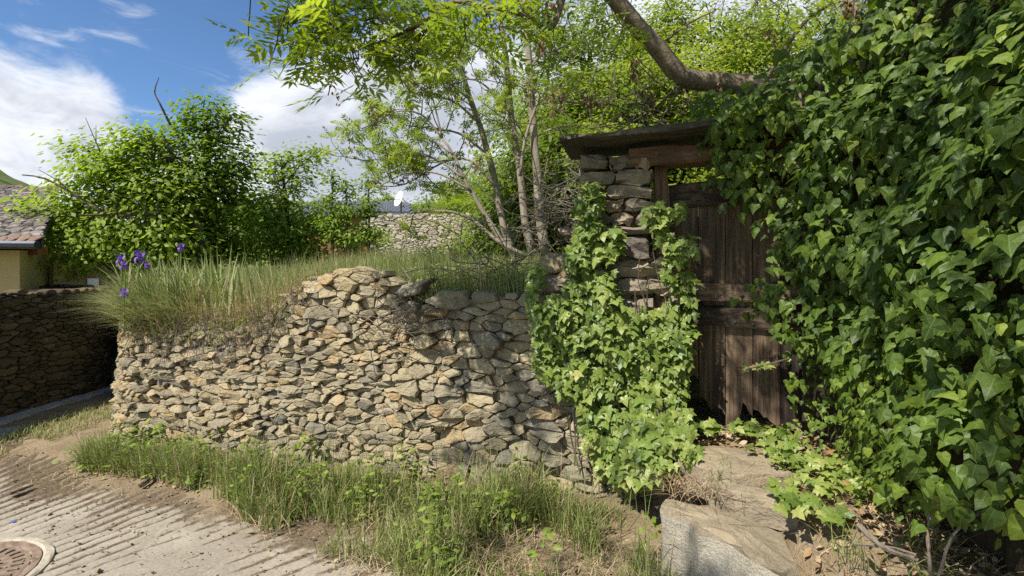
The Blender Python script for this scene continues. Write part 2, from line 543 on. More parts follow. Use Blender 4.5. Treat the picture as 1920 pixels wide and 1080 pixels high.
M['core'] = mat_earth('wall_core_mortar', [(0.3, (0.16, 0.125, 0.085)), (0.7, (0.36, 0.28, 0.18))], 14, 0.03)
M['soil'] = mat_earth('dry_soil', [(0.3, (0.15, 0.105, 0.065)), (0.55, (0.27, 0.20, 0.125)), (0.75, (0.40, 0.32, 0.21))], 7, 0.03)
M['turf'] = mat_earth('turf_soil', [(0.35, (0.05, 0.06, 0.02)), (0.55, (0.10, 0.13, 0.035)), (0.8, (0.21, 0.20, 0.08))], 5, 0.05)
M['woodfloor'] = mat_earth('woodland_floor', [(0.35, (0.03, 0.035, 0.015)), (0.6, (0.09, 0.09, 0.035)), (0.8, (0.2, 0.17, 0.08))], 3, 0.08)
M['mortar'] = mat_earth('kerb_concrete', [(0.3, (0.24, 0.22, 0.19)), (0.7, (0.42, 0.40, 0.36))], 9, 0.01)
M['render'] = mat_earth('cream_render', [(0.3, (0.45, 0.37, 0.16)), (0.7, (0.53, 0.44, 0.20))], 3, 0.004, 0.85)

# hill: fields with dark hedges
m, t, out = material('hill_grass'); W = objpos(t)
a = t.noise(W, 0.035, 5, 0.6); b = t.noise(W, 0.35, 5, 0.7)
col = t.ramp(t.math('ADD', t.math('MULTIPLY', a, 0.6), t.math('MULTIPLY', b, 0.4)), [(0.40, (0.04, 0.062, 0.02)), (0.48, (0.10, 0.135, 0.035)), (0.58, (0.155, 0.185, 0.05)), (0.68, (0.06, 0.082, 0.026))])
principled(t, out, col, 0.95, 0.1); M['hill'] = m

# road concrete: pale, dirt lying in the grooves (dirt amount comes from the mesh)
m, t, out = material('road_concrete'); W = objpos(t)
dirt = t.attr('tone')
a = t.noise(W, 2.2, 6, 0.65); b = t.noise(W, 55, 5, 0.7); c = t.noise(W, 14, 5, 0.65)
con = t.ramp(t.math('ADD', t.math('MULTIPLY', a, 0.55), t.math('MULTIPLY', b, 0.45)), [(0.34, (0.20, 0.172, 0.135)), (0.5, (0.315, 0.272, 0.215)), (0.66, (0.42, 0.372, 0.305))])
dc = t.ramp(b, [(0.35, (0.085, 0.062, 0.040)), (0.65, (0.19, 0.14, 0.09))])
k = t.smooth(t.math('ADD', dirt, t.math('MULTIPLY', t.math('SUBTRACT', c, 0.5), 1.1)), 0.35, 0.70)
stn = t.smooth(t.noise(W, 1.1, 5, 0.7, 0.5), 0.48, 0.66)
con = t.mix(t.math('MULTIPLY', stn, 0.35), con, (0.17, 0.135, 0.095))
col = t.mix(k, con, dc)
principled(t, out, col, 0.9, 0.2, t.bump(t.math('ADD', b, c), 0.5, 0.008)); M['road'] = m

# bark
def mat_bark(name, stops, sc=(14, 14, 3.0), bump=0.02):
    m, t, out = material(name); W = objpos(t, sc)
    a = t.noise(W, 1.0, 6, 0.65); b = t.noise(objpos(t), 45, 4, 0.6); c = t.noise(objpos(t), 3.0, 3)
    f = t.math('ADD', t.math('MULTIPLY', a, 0.55), t.math('ADD', t.math('MULTIPLY', b, 0.2), t.math('MULTIPLY', c, 0.3)))
    principled(t, out, t.ramp(f, stops), 0.9, 0.15, t.bump(t.math('ADD', a, t.math('MULTIPLY', b, 0.5)), 0.8, bump))
    return m
M['bark'] = mat_bark('ash_bark', [(0.35, (0.11, 0.088, 0.06)), (0.52, (0.27, 0.225, 0.165)), (0.7, (0.42, 0.37, 0.30))])
M['bark_dark'] = mat_bark('dark_bark', [(0.35, (0.045, 0.036, 0.026)), (0.6, (0.12, 0.095, 0.068)), (0.75, (0.20, 0.165, 0.12))])
M['limb'] = mat_bark('limb_bark', [(0.35, (0.09, 0.068, 0.046)), (0.55, (0.21, 0.165, 0.118)), (0.72, (0.36, 0.30, 0.23))], (16, 16, 16), 0.02)
M['twig'] = mat_bark('dead_twig', [(0.35, (0.10, 0.08, 0.06)), (0.7, (0.27, 0.225, 0.175))])
# weathered wood with a grain along one axis
def mat_wood(name, stops, sc):
    m, t, out = material(name)
    W = t.vmath('ADD', objpos(t, sc), t.vmath('SCALE', (1.0, 0.7, 0.3), t.math('MULTIPLY', t.node('ShaderNodeObjectInfo').outputs['Random'], 50.0)))
    a = t.noise(W, 1.0, 6, 0.65, 0.4); b = t.noise(W, 3.4, 4, 0.6)
    r = t.math('MULTIPLY', t.math('SUBTRACT', t.node('ShaderNodeObjectInfo').outputs['Random'], 0.5), 0.22)
    f = t.math('ADD', r, t.math('ADD', t.math('MULTIPLY', a, 0.7), t.math('MULTIPLY', t.noise(objpos(t), 2.6, 4), 0.3)))
    col = t.ramp(f, stops)
    principled(t, out, col, 0.72, 0.3, t.bump(t.math('ADD', a, t.math('MULTIPLY', b, 0.6)), 0.8, 0.008))
    return m
WOODS = [(0.30, (0.018, 0.014, 0.011)), (0.44, (0.055, 0.040, 0.030)), (0.56, (0.145, 0.098, 0.064)), (0.70, (0.32, 0.225, 0.15))]
M['plank'] = mat_wood('dark_plank', WOODS, (34, 34, 1.6))
M['rail'] = mat_wood('dark_rail', WOODS, (2.5, 34, 34))
M['beam'] = mat_wood('lintel_beam', [(0.32, (0.05, 0.03, 0.018)), (0.5, (0.15, 0.083, 0.045)), (0.7, (0.30, 0.19, 0.105))], (2.2, 30, 30))
M['post'] = mat_wood('door_post', [(0.32, (0.04, 0.024, 0.016)), (0.5, (0.12, 0.07, 0.042)), (0.7, (0.27, 0.18, 0.11))], (30, 30, 2.0))
M['board'] = mat_wood('roof_board', [(0.32, (0.018, 0.015, 0.012)), (0.5, (0.05, 0.042, 0.032)), (0.72, (0.125, 0.10, 0.07))], (2.2, 26, 40))

def mat_plain(name, col, rough=0.6, metal=0.0, n=20, var=0.25):
    m, t, out = material(name)
    f = t.noise(objpos(t), n, 5, 0.65)
    cc = t.ramp(f, [(0.3, tuple(c * (1 - var) for c in col)), (0.7, tuple(min(1, c * (1 + var)) for c in col))])
    p = principled(t, out, cc, rough, 0.3, t.bump(f, 0.3, 0.005)); p.inputs['Metallic'].default_value = metal
    return m
M['rust'] = mat_plain('rusty_iron', (0.23, 0.165, 0.12), 0.75, 0.1, 30, 0.5)
M['ring'] = mat_plain('ring_concrete', (0.40, 0.35, 0.27), 0.9, 0, 25, 0.2)
M['slate'] = mat_plain('slate', (0.10, 0.105, 0.125), 0.6, 0, 3, 0.3)
M['white'] = mat_plain('white_paint', (0.78, 0.78, 0.76), 0.5, 0, 6, 0.06)
M['nail'] = mat_plain('iron_nail', (0.09, 0.085, 0.085), 0.5, 0.5)
M['gutter'] = mat_plain('gutter_metal', (0.05, 0.055, 0.07), 0.4, 0.4)
M['dark'] = mat_plain('dark_recess', (0.02, 0.017, 0.014), 0.9)
M['timber'] = mat_plain('varnished_timber', (0.22, 0.10, 0.04), 0.6, 0, 8, 0.4)
M['glass'] = mat_plain('window_glass', (0.03, 0.035, 0.04), 0.1)
M['blue'] = mat_plain('blue_plastic', (0.05, 0.12, 0.7), 0.4)
m, t, out = material('roof_stone_slate'); rr = t.node('ShaderNodeObjectInfo').outputs['Random']
f = t.math('ADD', t.math('MULTIPLY', rr, 0.6), t.math('MULTIPLY', t.noise(objpos(t), 14, 5, 0.65), 0.5))
principled(t, out, t.ramp(f, [(0.2, (0.045, 0.040, 0.035)), (0.5, (0.12, 0.102, 0.086)), (0.75, (0.21, 0.18, 0.155)), (0.95, (0.38, 0.34, 0.30))]), 0.9, 0.15, t.bump(t.noise(objpos(t), 40, 4), 0.6, 0.01)); M['roofstone'] = m
m, t, out = material('terracotta_tile'); rr = t.node('ShaderNodeObjectInfo').outputs['Random']
principled(t, out, t.ramp(t.math('ADD', t.math('MULTIPLY', rr, 0.5), t.math('MULTIPLY', t.noise(objpos(t), 20, 4), 0.5)), [(0.25, (0.12, 0.075, 0.05)), (0.6, (0.22, 0.14, 0.095)), (0.8, (0.30, 0.225, 0.16))]), 0.85, 0.2); M['tile'] = m
# step slab: cement face and brown delaminated schist
m, t, out = material('cement_slab'); W = objpos(t)
a = t.noise(W, 3.0, 6, 0.6); b = t.noise(W, 80, 4, 0.7); c = t.noise(t.vmath('MULTIPLY', W, (6, 6, 30)), 1.0, 5, 0.6)
col = t.ramp(t.math('ADD', t.math('MULTIPLY', a, 0.42), t.math('ADD', t.math('MULTIPLY', b, 0.46), t.math('MULTIPLY', c, 0.12))), [(0.36, (0.22, 0.195, 0.15)), (0.5, (0.385, 0.345, 0.27)), (0.66, (0.50, 0.46, 0.38))])
principled(t, out, col, 0.9, 0.15, t.bump(t.math('ADD', c, t.math('MULTIPLY', b, 1.2)), 0.8, 0.012)); M['cement'] = m
M['schist'] = mat_stone('step_schist', [(0.0, (0.10, 0.095, 0.08)), (0.35, (0.20, 0.17, 0.12)), (0.6, (0.31, 0.25, 0.17)), (0.85, (0.30, 0.165, 0.075)), (1.0, (0.40, 0.34, 0.24))], 0.7)


def add_grain(o_or_me, vec):
    me = o_or_me if isinstance(o_or_me, bpy.types.Mesh) else o_or_me.data
    a = me.attributes.new('grain', 'FLOAT_VECTOR', 'POINT')
    v = np.broadcast_to(np.asarray(vec, np.float32), (len(me.vertices), 3)).astype(np.float32)
    a.data.foreach_set('vector', v.ravel().copy())


# ------------------------------------------------------------------ ground levels
WALL_K, WALL_C = -0.255, 3.494                      # main wall face: Y = C + K X


def wall_y(X): return WALL_C + WALL_K * np.asarray(X, float)


WD = np.array([1.0, WALL_K]) / math.hypot(1, WALL_K)      # along the wall, to the right
WN = np.array([WALL_K, -1.0]) / math.hypot(1, WALL_K)     # out of the wall, to the camera


def plateau(X, Y):
    X, Y = np.asarray(X, float), np.asarray(Y, float)
    back = np.clip(Y - wall_y(X), 0, 40)
    z = 1.10 + 0.22 * sstep(-3.2, -1.2, X) + 0.27 * sstep(0.0, 3.5, back) + 0.012 * np.clip(back - 3, 0, 30)
    z = z + sstep(0.2, 2.5, X) * 0.30 * np.clip(back - 1.0, 0, 30) ** 0.9
    return z + 0.05 * fbm(X * 1.3, Y * 1.3)


def bank(X, Y):
    X, Y = np.asarray(X, float), np.asarray(Y, float)
    a = sstep(0.92, 1.40, X + 0.30 * (Y - 2.5))
    z = 0.50 * a + 0.04 * sstep(2.6, 3.2, Y) * sstep(1.0, 1.3, X)
    return z - 0.03 + 0.03 * fbm(X * 4, Y * 4)


# one great sheet to the horizon
n = 60
q = np.linspace(-1, 1, n); q = np.sign(q) * np.abs(q) ** 3 * 900
gx, gy = np.meshgrid(q, q, indexing='ij')
far = np.hypot(gx, gy)
gz = -0.06 - 0.0 * far
top('ground', np.column_stack([gx.ravel(), gy.ravel(), gz.ravel()]), grid_faces(n, n), M['turf'], 'structure', smooth=True)

# road: concrete with raked grooves that fan round the bend
C0 = np.array([-4.0, 0.3])
th = np.arange(R(-40), R(135), 0.0040); rr_ = np.arange(0.25, 8.2, 0.055)
TH, RR = np.meshgrid(th, rr_, indexing='ij')
thw = TH + 0.006 * fbm(X0_ := (C0[0] + RR * np.sin(TH)) * 6, (C0[1] + RR * np.cos(TH)) * 6, 12) + 0.016 * fbm(RR * 0.8, TH * 5, 3) + 0.004 * fbm(RR * 5, TH * 30, 9)
ph = (thw / 0.029) % 1.0
X, Y = C0[0] + RR * np.sin(TH), C0[1] + RR * np.cos(TH)
gw = 0.11 + 0.16 * fbm(X * 2, Y * 2, 5) + 0.16 * fbm(X * 8, Y * 8, 2)
gr = sstep(gw + 0.10, gw - 0.04, np.abs(ph - 0.5))
pres = np.clip(0.85 + 0.9 * fbm(X * 1.7, Y * 1.7, 8) + 0.6 * fbm(X * 7, Y * 7, 1), 0.05, 1)
z = -0.014 * gr * pres + 0.012 * fbm(X * 0.9, Y * 0.9, 4) + 0.003 * fbm(X * 14, Y * 14, 6)
dirt = np.clip(gr * pres * 0.95, 0, 1) + 0.75 * sstep(0.75, 0.15, (wall_y(X) - Y) - 0.25 - 0.35 * sstep(-1.6, 0, X) + 0.6 * fbm(X * 2.5, Y * 2.5, 11)) + 0.35 * np.clip(fbm(X * 1.1, Y * 1.1, 21), 0, 1)
top('road', np.column_stack([X.ravel(), Y.ravel(), z.ravel()]), grid_faces(len(th), len(rr_)), M['road'], 'structure', tone=dirt.ravel(), smooth=True)

# dirt path and verge: rises out of the road with a ragged edge
gx, gy = np.meshgrid(np.arange(-7.5, 1.5, 0.05), np.arange(1.6, 9.0, 0.05), indexing='ij')
edge_path = (gy - (3.92 - 0.50 * (gx + 3.3))) * 0.8                       # beyond this line the lane is earth
edge_wall = 0.34 + 0.30 * sstep(-1.5, 0.3, gx) - (wall_y(gx) - gy)                   # strip along the wall foot
s = np.maximum(np.where(gx < -1.9, edge_path, -1), np.where(gx > -3.6, edge_wall, -1)) + 0.16 * fbm(gx * 2.2, gy * 2.2, 3) + 0.08 * fbm(gx * 8, gy * 8, 5)
hz = np.clip(s * 0.09, -0.10, 0.035) + 0.015 * fbm(gx * 5, gy * 5, 2) + 0.008 * fbm(gx * 17, gy * 17, 4)
hz = hz + 0.07 * sstep(0.45, 0.05, wall_y(gx) - gy) * (gx > -3.4)
top('dirt_path', np.column_stack([gx.ravel(), gy.ravel(), hz.ravel()]), grid_faces(*gx.shape), M['soil'], 'structure', smooth=True)

# bank by the gate
gx, gy = np.meshgrid(np.arange(0.5, 4.0, 0.06), np.arange(0.2, 4.2, 0.06), indexing='ij')
top('bank', np.column_stack([gx.ravel(), gy.ravel(), bank(gx, gy).ravel()]), grid_faces(*gx.shape), M['soil'], 'structure', smooth=True)

# garden terrace behind the wall and the wooded slope
BX = np.linspace(-9, 26, 150); BY = np.concatenate([np.linspace(0.16, 8, 90), np.linspace(8.3, 45, 60)])
gx, gb = np.meshgrid(BX, BY, indexing='ij')
left_edge = -0.74 * (wall_y(gx) + gb) - 0.25
gyy = wall_y(np.clip(gx, -9, 1.2)) + gb
inside = gx > (-0.758 * gyy + 0.04)
zz = np.where(inside, plateau(gx, gyy), -0.3)
top('garden_terrace', np.column_stack([gx.ravel(), gyy.ravel(), zz.ravel()]), grid_faces(*gx.shape), M['turf'], 'structure', smooth=True)

# far hills
def hill(name, a0, a1, r0, r1, prof, seed, mat):
    A = np.linspace(R(a0), R(a1), 120); K = np.linspace(0, 1, 14)
    aa, kk = np.meshgrid(A, K, indexing='ij')
    rr = r0 + (r1 - r0) * kk
    ht = prof(np.degrees(aa)) * (kk ** 0.8) + 0.03 * rr * 0.3 * fbm(np.degrees(aa) * 0.5, kk * 4, seed) * kk
    top(name, np.column_stack([(rr * np.sin(aa)).ravel(), (rr * np.cos(aa)).ravel(), (ht - 1).ravel()]), grid_faces(120, 14), mat, 'structure', smooth=True)
hill('hill', -75, -28, 90, 260, lambda a: 34 * np.exp(-((a + 53) / 12.0) ** 2) + 13, 3, M['hill'])
hill('hill', -34, 60, 120, 420, lambda a: 48 + 40 * sstep(-20, 40, a), 8, M['hill'])

# ------------------------------------------------------------------ rubble walls: cells of a power diagram, each one a stone
def clip_poly(P, nx, ny, c):
    """keep nx*x+ny*y <= c"""
    dd = P @ np.array([nx, ny]) - c
    out = []
    for i in range(len(P)):
        j = (i + 1) % len(P)
        if dd[i] <= 0: out.append(P[i])
        if (dd[i] <= 0) != (dd[j] <= 0):
            out.append(P[i] + (P[j] - P[i]) * (dd[i] / (dd[i] - dd[j])))
    return np.array(out) if out else np.zeros((0, 2))


def rubble_cells(u0, u1, v0, vtop, size, rnd, tries=40000):
    """sites by dart throwing in (a,b), a along / aspect"""
    pts, rad = [], []
    cell = {}
    for _ in range(tries):
        a = rnd.uniform(u0, u1); b = rnd.uniform(v0, vtop.max_)
        if b > vtop(a) : continue
        s = size(a, b) * rnd.choice([0.55, 0.8, 1.0, 1.25, 1.6], p=[.22, .24, .26, .18, .10])
        k = (int(a / 0.25), int(b / 0.25)); ok = True
        for i in (-1, 0, 1):
            for j in (-1, 0, 1):
                for (qa, qb, qs) in cell.get((k[0] + i, k[1] + j), ()):
                    if (qa - a) ** 2 + (qb - b) ** 2 < (0.80 * (qs + s)) ** 2: ok = False; break
                if not ok: break
            if not ok: break
        if ok:
            cell.setdefault(k, []).append((a, b, s)); pts.append((a, b)); rad.append(s)
    pts, rad = np.array(pts), np.array(rad)
    out = []
    for i in range(len(pts)):
        p, r = pts[i], rad[i]
        L = 3.2 * r + 0.05
        P = p + np.array([[-L, -L], [L, -L], [L, L], [-L, L]])
        dv = pts - p; d2 = (dv ** 2).sum(1)
        for j in np.argsort(d2)[1:26]:
            c = (d2[j] + r * r - rad[j] ** 2) / 2
            P = clip_poly(P - p, dv[j][0], dv[j][1], c) + p if len(P) else P
        if len(P) < 3: continue
        tp = vtop(p[0])
        if P[:, 1].max() > tp + 0.02:
            for (nx_, ny_) in ((0, 1), (.75, .66), (-.75, .66), (1, .15), (-1, .15)):
                P = clip_poly(P - p, nx_, ny_, r * rnd.uniform(.75, 1.15)) + p
            if len(P) < 3: continue
        out.append((P, r))
    return out


def stone_mesh(P2, mapping, prot, gap, rnd, tiltmax=0.35, back=0.12):
    """P2 polygon in (u,v); mapping(u,v,d)->xyz with d out of the wall"""
    c = P2.mean(0)
    n0 = len(P2)
    # drop near-duplicates, cut the corners, roughen the edges
    Q = []
    for i in range(n0):
        a, b = P2[i], P2[(i + 1) % n0]
        L = np.linalg.norm(b - a)
        if L < 0.012: continue
        Q.append(a + (b - a) * min(0.14, 0.006 / L + 0.03))
        if L > 0.09: Q.append(a + (b - a) * rnd.uniform(.4, .6) + rnd.normal(0, 0.007, 2))
        Q.append(b + (a - b) * min(0.14, 0.006 / L + 0.03))
    Q = np.array(Q)
    if len(Q) < 4: return None
    ext = np.linalg.norm(Q - c, axis=1).mean()
    sh = max(0.5, 1 - gap / ext)
    Q = c + (Q - c) * sh + rnd.normal(0, 0.05 * gap + 0.0015, Q.shape)
    n = len(Q)
    tu, tv = rnd.uniform(-tiltmax, tiltmax), rnd.uniform(-tiltmax, tiltmax * 0.6)
    def dep(q, e): return prot + (q - c) @ np.array([tu, tv]) + e
    ring1 = dep(Q, rnd.normal(0, 0.004, n)) - 0.010 - 0.16 * ext * rnd.random(n)
    Q2 = c + (Q - c) * rnd.uniform(0.80, 0.97, (n, 1)) + rnd.normal(0, 0.05 * ext, 2)
    ring2 = dep(Q2, rnd.normal(0, 0.065 * ext, n))
    Q3 = c + (Q2 - c) * rnd.uniform(0.45, 0.62, (n, 1)) + rnd.normal(0, 0.10 * ext, 2)
    ring3 = dep(Q3, 0.04 * ext + rnd.normal(0, 0.028 * ext, n))
    V = [mapping(Q[:, 0], Q[:, 1], np.full(n, -back)), mapping(Q[:, 0], Q[:, 1], ring1), mapping(Q2[:, 0], Q2[:, 1], ring2), mapping(Q3[:, 0], Q3[:, 1], ring3)]
    cc = c + rnd.normal(0, 0.1 * ext, 2)
    V.append(mapping(cc[:1], cc[1:], np.array([dep(cc, 0.06 * ext)])))
    V = np.concatenate(V)
    i = np.arange(n); j = (i + 1) % n
    quads = np.concatenate([np.stack([i + k * n, j + k * n, j + (k + 1) * n, i + (k + 1) * n], 1) for k in range(3)])
    tris = np.stack([i + 3 * n, j + 3 * n, np.full(n, 4 * n)], 1)
    return V, [quads, tris], ext


class Top:
    def __init__(s, us, vs): s.us, s.vs = np.array(us), np.array(vs); s.max_ = s.vs.max() + 0.06
    def __call__(s, u): return float(np.interp(u, s.us, s.vs))


def build_rubble(wall, cells, mapping, mat, rnd, tonef, gap=0.008, prot=(0.0, 0.045), tilt=0.35, keep=300, grain_tilt=0.35, warp=None, seen=None, aspect=1.0):
    made = []
    for P, r in cells:
        if warp is not None: P = warp(P)
        g = stone_mesh(P, mapping, rnd.uniform(*prot), gap * rnd.uniform(.6, 1.6), rnd, tilt)
        if g is None: continue
        V, F, ext = g
        ang = rnd.normal(0, grain_tilt)
        made.append((V, F, ext, tonef(P.mean(0)), ang))
    sc = [m[2] * (seen(m[0].mean(0)) if seen else 1) for m in made]
    order = np.argsort(-np.array(sc))
    mb = MB(); gr = []
    for k, i in enumerate(order):
        V, F, ext, tone, ang = made[i]
        gv = np.array([math.sin(ang) * 0.9, 0.25, math.cos(ang)])
        if k < keep:
            o = part('stone', V, F, mat, wall, tone, own=True)
            add_grain(o, gv)
        else:
            mb.add(V, F, tone); gr.append(np.repeat(gv[None], len(V), 0))
    if mb.n:
        o = mb.part('stone_infill', mat, wall, kind='stuff'); add_grain(o, np.concatenate(gr))
    return made


# main wall -----------------------------------------------------------------
# path of the face in plan: a return up the lane, a rounded corner, then the long face to the gate
face = bez([(-6.2, 8.35), (-4.95, 6.55), (-3.75, 4.85), (-3.33, 4.36), (-2.9, 4.235), (-1.5, 3.8765), (0.0, 3.494), (1.05, 3.226)], 140)
seg = np.linalg.norm(np.diff(face, axis=0), axis=1); arc = np.concatenate([[0], np.cumsum(seg)])
tan = np.gradient(face, axis=0); tan /= np.linalg.norm(tan, axis=1)[:, None]
nor = np.column_stack([tan[:, 1], -tan[:, 0]])
UL = arc[-1]


def wall_map(u, v, dd):
    u, v, dd = np.asarray(u, float), np.asarray(v, float), np.asarray(dd, float)
    fx = np.interp(u, arc, face[:, 0]); fy = np.interp(u, arc, face[:, 1])
    nx = np.interp(u, arc, nor[:, 0]); ny = np.interp(u, arc, nor[:, 1])
    off = dd - 0.07 * v + 0.035 * fbm(u * 1.1, v * 1.6, 2)               # batter and bulges
    return np.column_stack([fx + nx * off, fy + ny * off, v])


def u_of_px(x):
    """arc length on the long face under an image column"""
    k = (x - 960) / FPX
    X_ = WALL_C * k / (1 - WALL_K * k)
    return float(np.interp(X_, face[40:, 0], arc[40:]))


def z_of_px(x, y):
    k = (x - 960) / FPX
    Y_ = WALL_C / (1 - WALL_K * k)
    return CAMZ + (HOR - y) / FPX * Y_


prof = [(232, 612), (300, 606), (400, 612), (470, 600), (520, 572), (570, 530), (630, 515), (690, 505), (738, 522), (752, 560), (800, 575), (850, 556), (905, 545), (960, 548), (1005, 520), (1030, 485), (1070, 475), (1235, 470)]
us = [0.0, arc[40] * 0.6] + [u_of_px(x) for x, y in prof] + [UL + 0.1]
vs = [1.05, 1.05] + [z_of_px(x, y) for x, y in prof] + [z_of_px(1235, 470)]
ASP = 2.2
topf = Top(np.array(us) / ASP, vs)
rnd = np.random.default_rng(11)


def ssize(a, b):
    u = a * ASP
    k = sstep(u_of_px(640), u_of_px(1000), u)
    lo = sstep(0.5, 0.0, b)
    return 0.0285 + 0.020 * k + 0.010 * lo + 0.014 * sstep(1.15, 1.4, b) * (1 - k) * sstep(u_of_px(540), u_of_px(640), u)


cells = rubble_cells(0.0, (UL - 0.02) / ASP, -0.08, topf, ssize, rnd)


def warp_main(P):
    a, b = P[:, 0], P[:, 1]
    return np.column_stack([a * ASP + 0.05 * fbm(a * 5, b * 4, 1) * 2, b + 0.06 * fbm(a * 4.5, b * 3.5, 6) * 1.4])


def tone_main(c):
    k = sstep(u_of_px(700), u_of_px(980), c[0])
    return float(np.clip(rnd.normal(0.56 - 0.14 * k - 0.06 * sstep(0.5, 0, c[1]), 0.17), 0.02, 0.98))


U0 = u_of_px(240)
wall = thing('stone_wall', 'sunlit tan dry stone retaining wall with tall grass on top, joining the gate pillar', 'wall', (-1.0, 3.75, 0))
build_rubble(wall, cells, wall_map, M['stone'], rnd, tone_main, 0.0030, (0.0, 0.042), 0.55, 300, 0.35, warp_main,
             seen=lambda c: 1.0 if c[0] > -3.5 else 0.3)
# core of the wall: rough mortar and earth behind the stones, closed at the top and back
uu = np.arange(0, UL, 0.035); nv = 34
V = []
for u in uu:
    tp = topf(u / ASP) - 0.045
    vv = np.concatenate([np.linspace(-0.1, tp, nv), [tp, tp - 0.05]])
    dd = np.concatenate([np.full(nv, -0.034), [-0.40, -0.5]])
    dd[:nv] += 0.022 * fbm(u * 9 + 0 * vv[:nv], vv[:nv] * 9, 3, 3)
    V.append(wall_map(np.full(nv + 2, u), vv, dd))
V = np.concatenate(V)
part('mortar_core', V, grid_faces(len(uu), nv + 2), M['core'], wall, smooth=False)
# loose chips wedged into the joints and lying at the foot
mb = MB(); gr = []
for _ in range(520):
    u = rnd.uniform(u_of_px(235), UL - 0.05); v = rnd.uniform(0.0, topf(u / ASP) - 0.03)
    s = rnd.uniform(0.014, 0.034)
    p = wall_map([u], [v], [rnd.uniform(-0.028, -0.004)])[0]
    Vb, Fb = box_rough(p, (s * rnd.uniform(1.3, 2.6), s, s * rnd.uniform(.45, .9)), rot=math.atan2(WD[1], WD[0]), jit=s * 0.16, seg=1, tilt=(rnd.normal(0, .3), rnd.normal(0, .35)), round_=0.3)
    mb.add(Vb, Fb, float(np.clip(rnd.normal(.5, .17), 0, 1))); gr.append(len(Vb))
o = mb.part('stone_chips', M['stone'], wall, kind='stuff'); add_grain(o, (0.1, 0.2, 1))

# ------------------------------------------------------------------ gate: pillar, lintel, posts, roof board, door
DO = 0.26                                              # door plane behind the wall face


def gp(x, y, off=0.0):
    """point of the image on the plane parallel to the wall face, off metres behind it"""
    k = (x - 960) / FPX
    c = WALL_C + off / math.cos(math.atan(WALL_K))
    Y_ = c / (1 - WALL_K * k)
    return px(x, y, Y_)


ROTW = math.atan2(WD[1], WD[0])
base = gp(1150, 560)
pil = thing('stone_pillar', 'coursed stone gate pillar under the dark roof board, half covered by ivy', 'pillar', base)
courses = [(290, 318, [(1082, 1140), (1142, 1186), (1187, 1222)]), (318, 346, [(1084, 1150), (1152, 1224)]), (346, 372, [(1086, 1128), (1130, 1222)]),
           (372, 398, [(1086, 1130), (1132, 1172), (1173, 1224)]), (398, 424, [(1084, 1146), (1147, 1190), (1191, 1222)]), (424, 441, [(1046, 1118), (1120, 1222)]),
           (441, 488, [(1066, 1112), (1114, 1162), (1163, 1226)]), (488, 520, [(1060, 1130), (1132, 1224)]), (520, 556, [(1016, 1070), (1072, 1150), (1152, 1226)]),
           (556, 600, [(1010, 1080), (1082, 1160), (1161, 1228)]), (600, 660, [(1000, 1090), (1092, 1150), (1151, 1228)]), (660, 730, [(1010, 1100), (1101, 1228)])]
for (y0, y1, xs) in courses:
    for (x0, x1) in xs:
        a, b = gp(x0, y1), gp(x1, y0)
        wd = np.linalg.norm((b - a)[:2]); hh = (y1 - y0) / FPX * (a[1] + b[1]) / 2
        for depth_i in range(1):
            c = (a + b) / 2; c[2] = (gp(x0, y1)[2] + gp(x0, y0)[2] + gp(x1, y1)[2] + gp(x1, y0)[2]) / 4
            dp = 0.42; c[:2] -= WN * (dp / 2 - rnd.uniform(-0.01, 0.03))
            Vb, Fb = box_rough(c, (wd - 0.008, dp, hh - 0.006), rot=ROTW + rnd.normal(0, .03), jit=0.014, seg=3, tilt=(0, rnd.normal(0, .03)), round_=0.14)
            o = part('stone', Vb, Fb, M['pillar'], pil, float(np.clip(rnd.normal(.45, .2), 0, 1)), own=True)
            add_grain(o, (0.05, 0.15, 1))
Vb, Fb = box_rough(gp(1148, 545) - np.array([*(WN * 0.22), 0]), (0.50, 0.30, 1.62), rot=ROTW, jit=0.004, seg=3)
part('mortar_core', Vb, Fb, M['core'], pil)

gate = thing('gateway', 'weathered timber gateway frame with a beam lintel on the stone pillar', 'gateway', gp(1300, 800, DO))
def beam(name, xa, ya, xb, yb, h0, h1, thick, off, mat, parent, jit=0.008, seg=5):
    """timber from image point a to b (centre line) on the plane `off` behind the wall face"""
    a, b = gp(xa, ya, off), gp(xb, yb, off)
    L = np.linalg.norm(b - a); n_ = 14
    V = []; ax = (b - a) / L
    nrm = np.array([WN[0], WN[1], 0]); upv = np.cross(ax, nrm); upv = upv * (1 if upv[2] > 0 else -1)
    for k in range(n_ + 1):
        s_ = k / n_; h = h0 + (h1 - h0) * s_; p = a + ax * L * s_
        prof_ = [(-.5, -.42), (-.42, -.5), (.42, -.5), (.5, -.4), (.5, .4), (.4, .5), (-.4, .5), (-.5, .42)]
        for (i, j) in prof_:
            V.append(p + upv * (j * h + rnd.normal(0, jit)) + nrm * (i * thick + rnd.normal(0, jit)))
    V = np.array(V); m_ = 8
    i = np.arange(n_)[:, None] * m_; j = np.arange(m_)[None]; k2 = (j + 1) % m_
    F = np.stack([i + j, i + k2, i + m_ + k2, i + m_ + j], -1).reshape(-1, 4)
    return part(name, V, [F, np.array([list(range(m_))[::-1]]), np.array([list(range(n_ * m_, (n_ + 1) * m_))])], mat, parent)
beam('lintel', 1180, 300, 1640, 272, 0.115, 0.13, 0.24, 0.10, M['beam'], gate)
beam('roof_board', 1062, 282, 1660, 216, 0.032, 0.060, 0.60, 0.10, M['board'], gate, 0.006)
beam('wedge_board', 1330, 262, 1640, 236, 0.05, 0.06, 0.30, 0.08, M['beam'], gate, 0.006)
beam('post', 1238, 314, 1246, 830, 0.095, 0.105, 0.12, 0.16, M['post'], gate, 0.006)
Vt, Ft = tube([gp(1236, 499, 0.10), gp(1228, 500, 0.02)], [0.03, 0.026], 8)
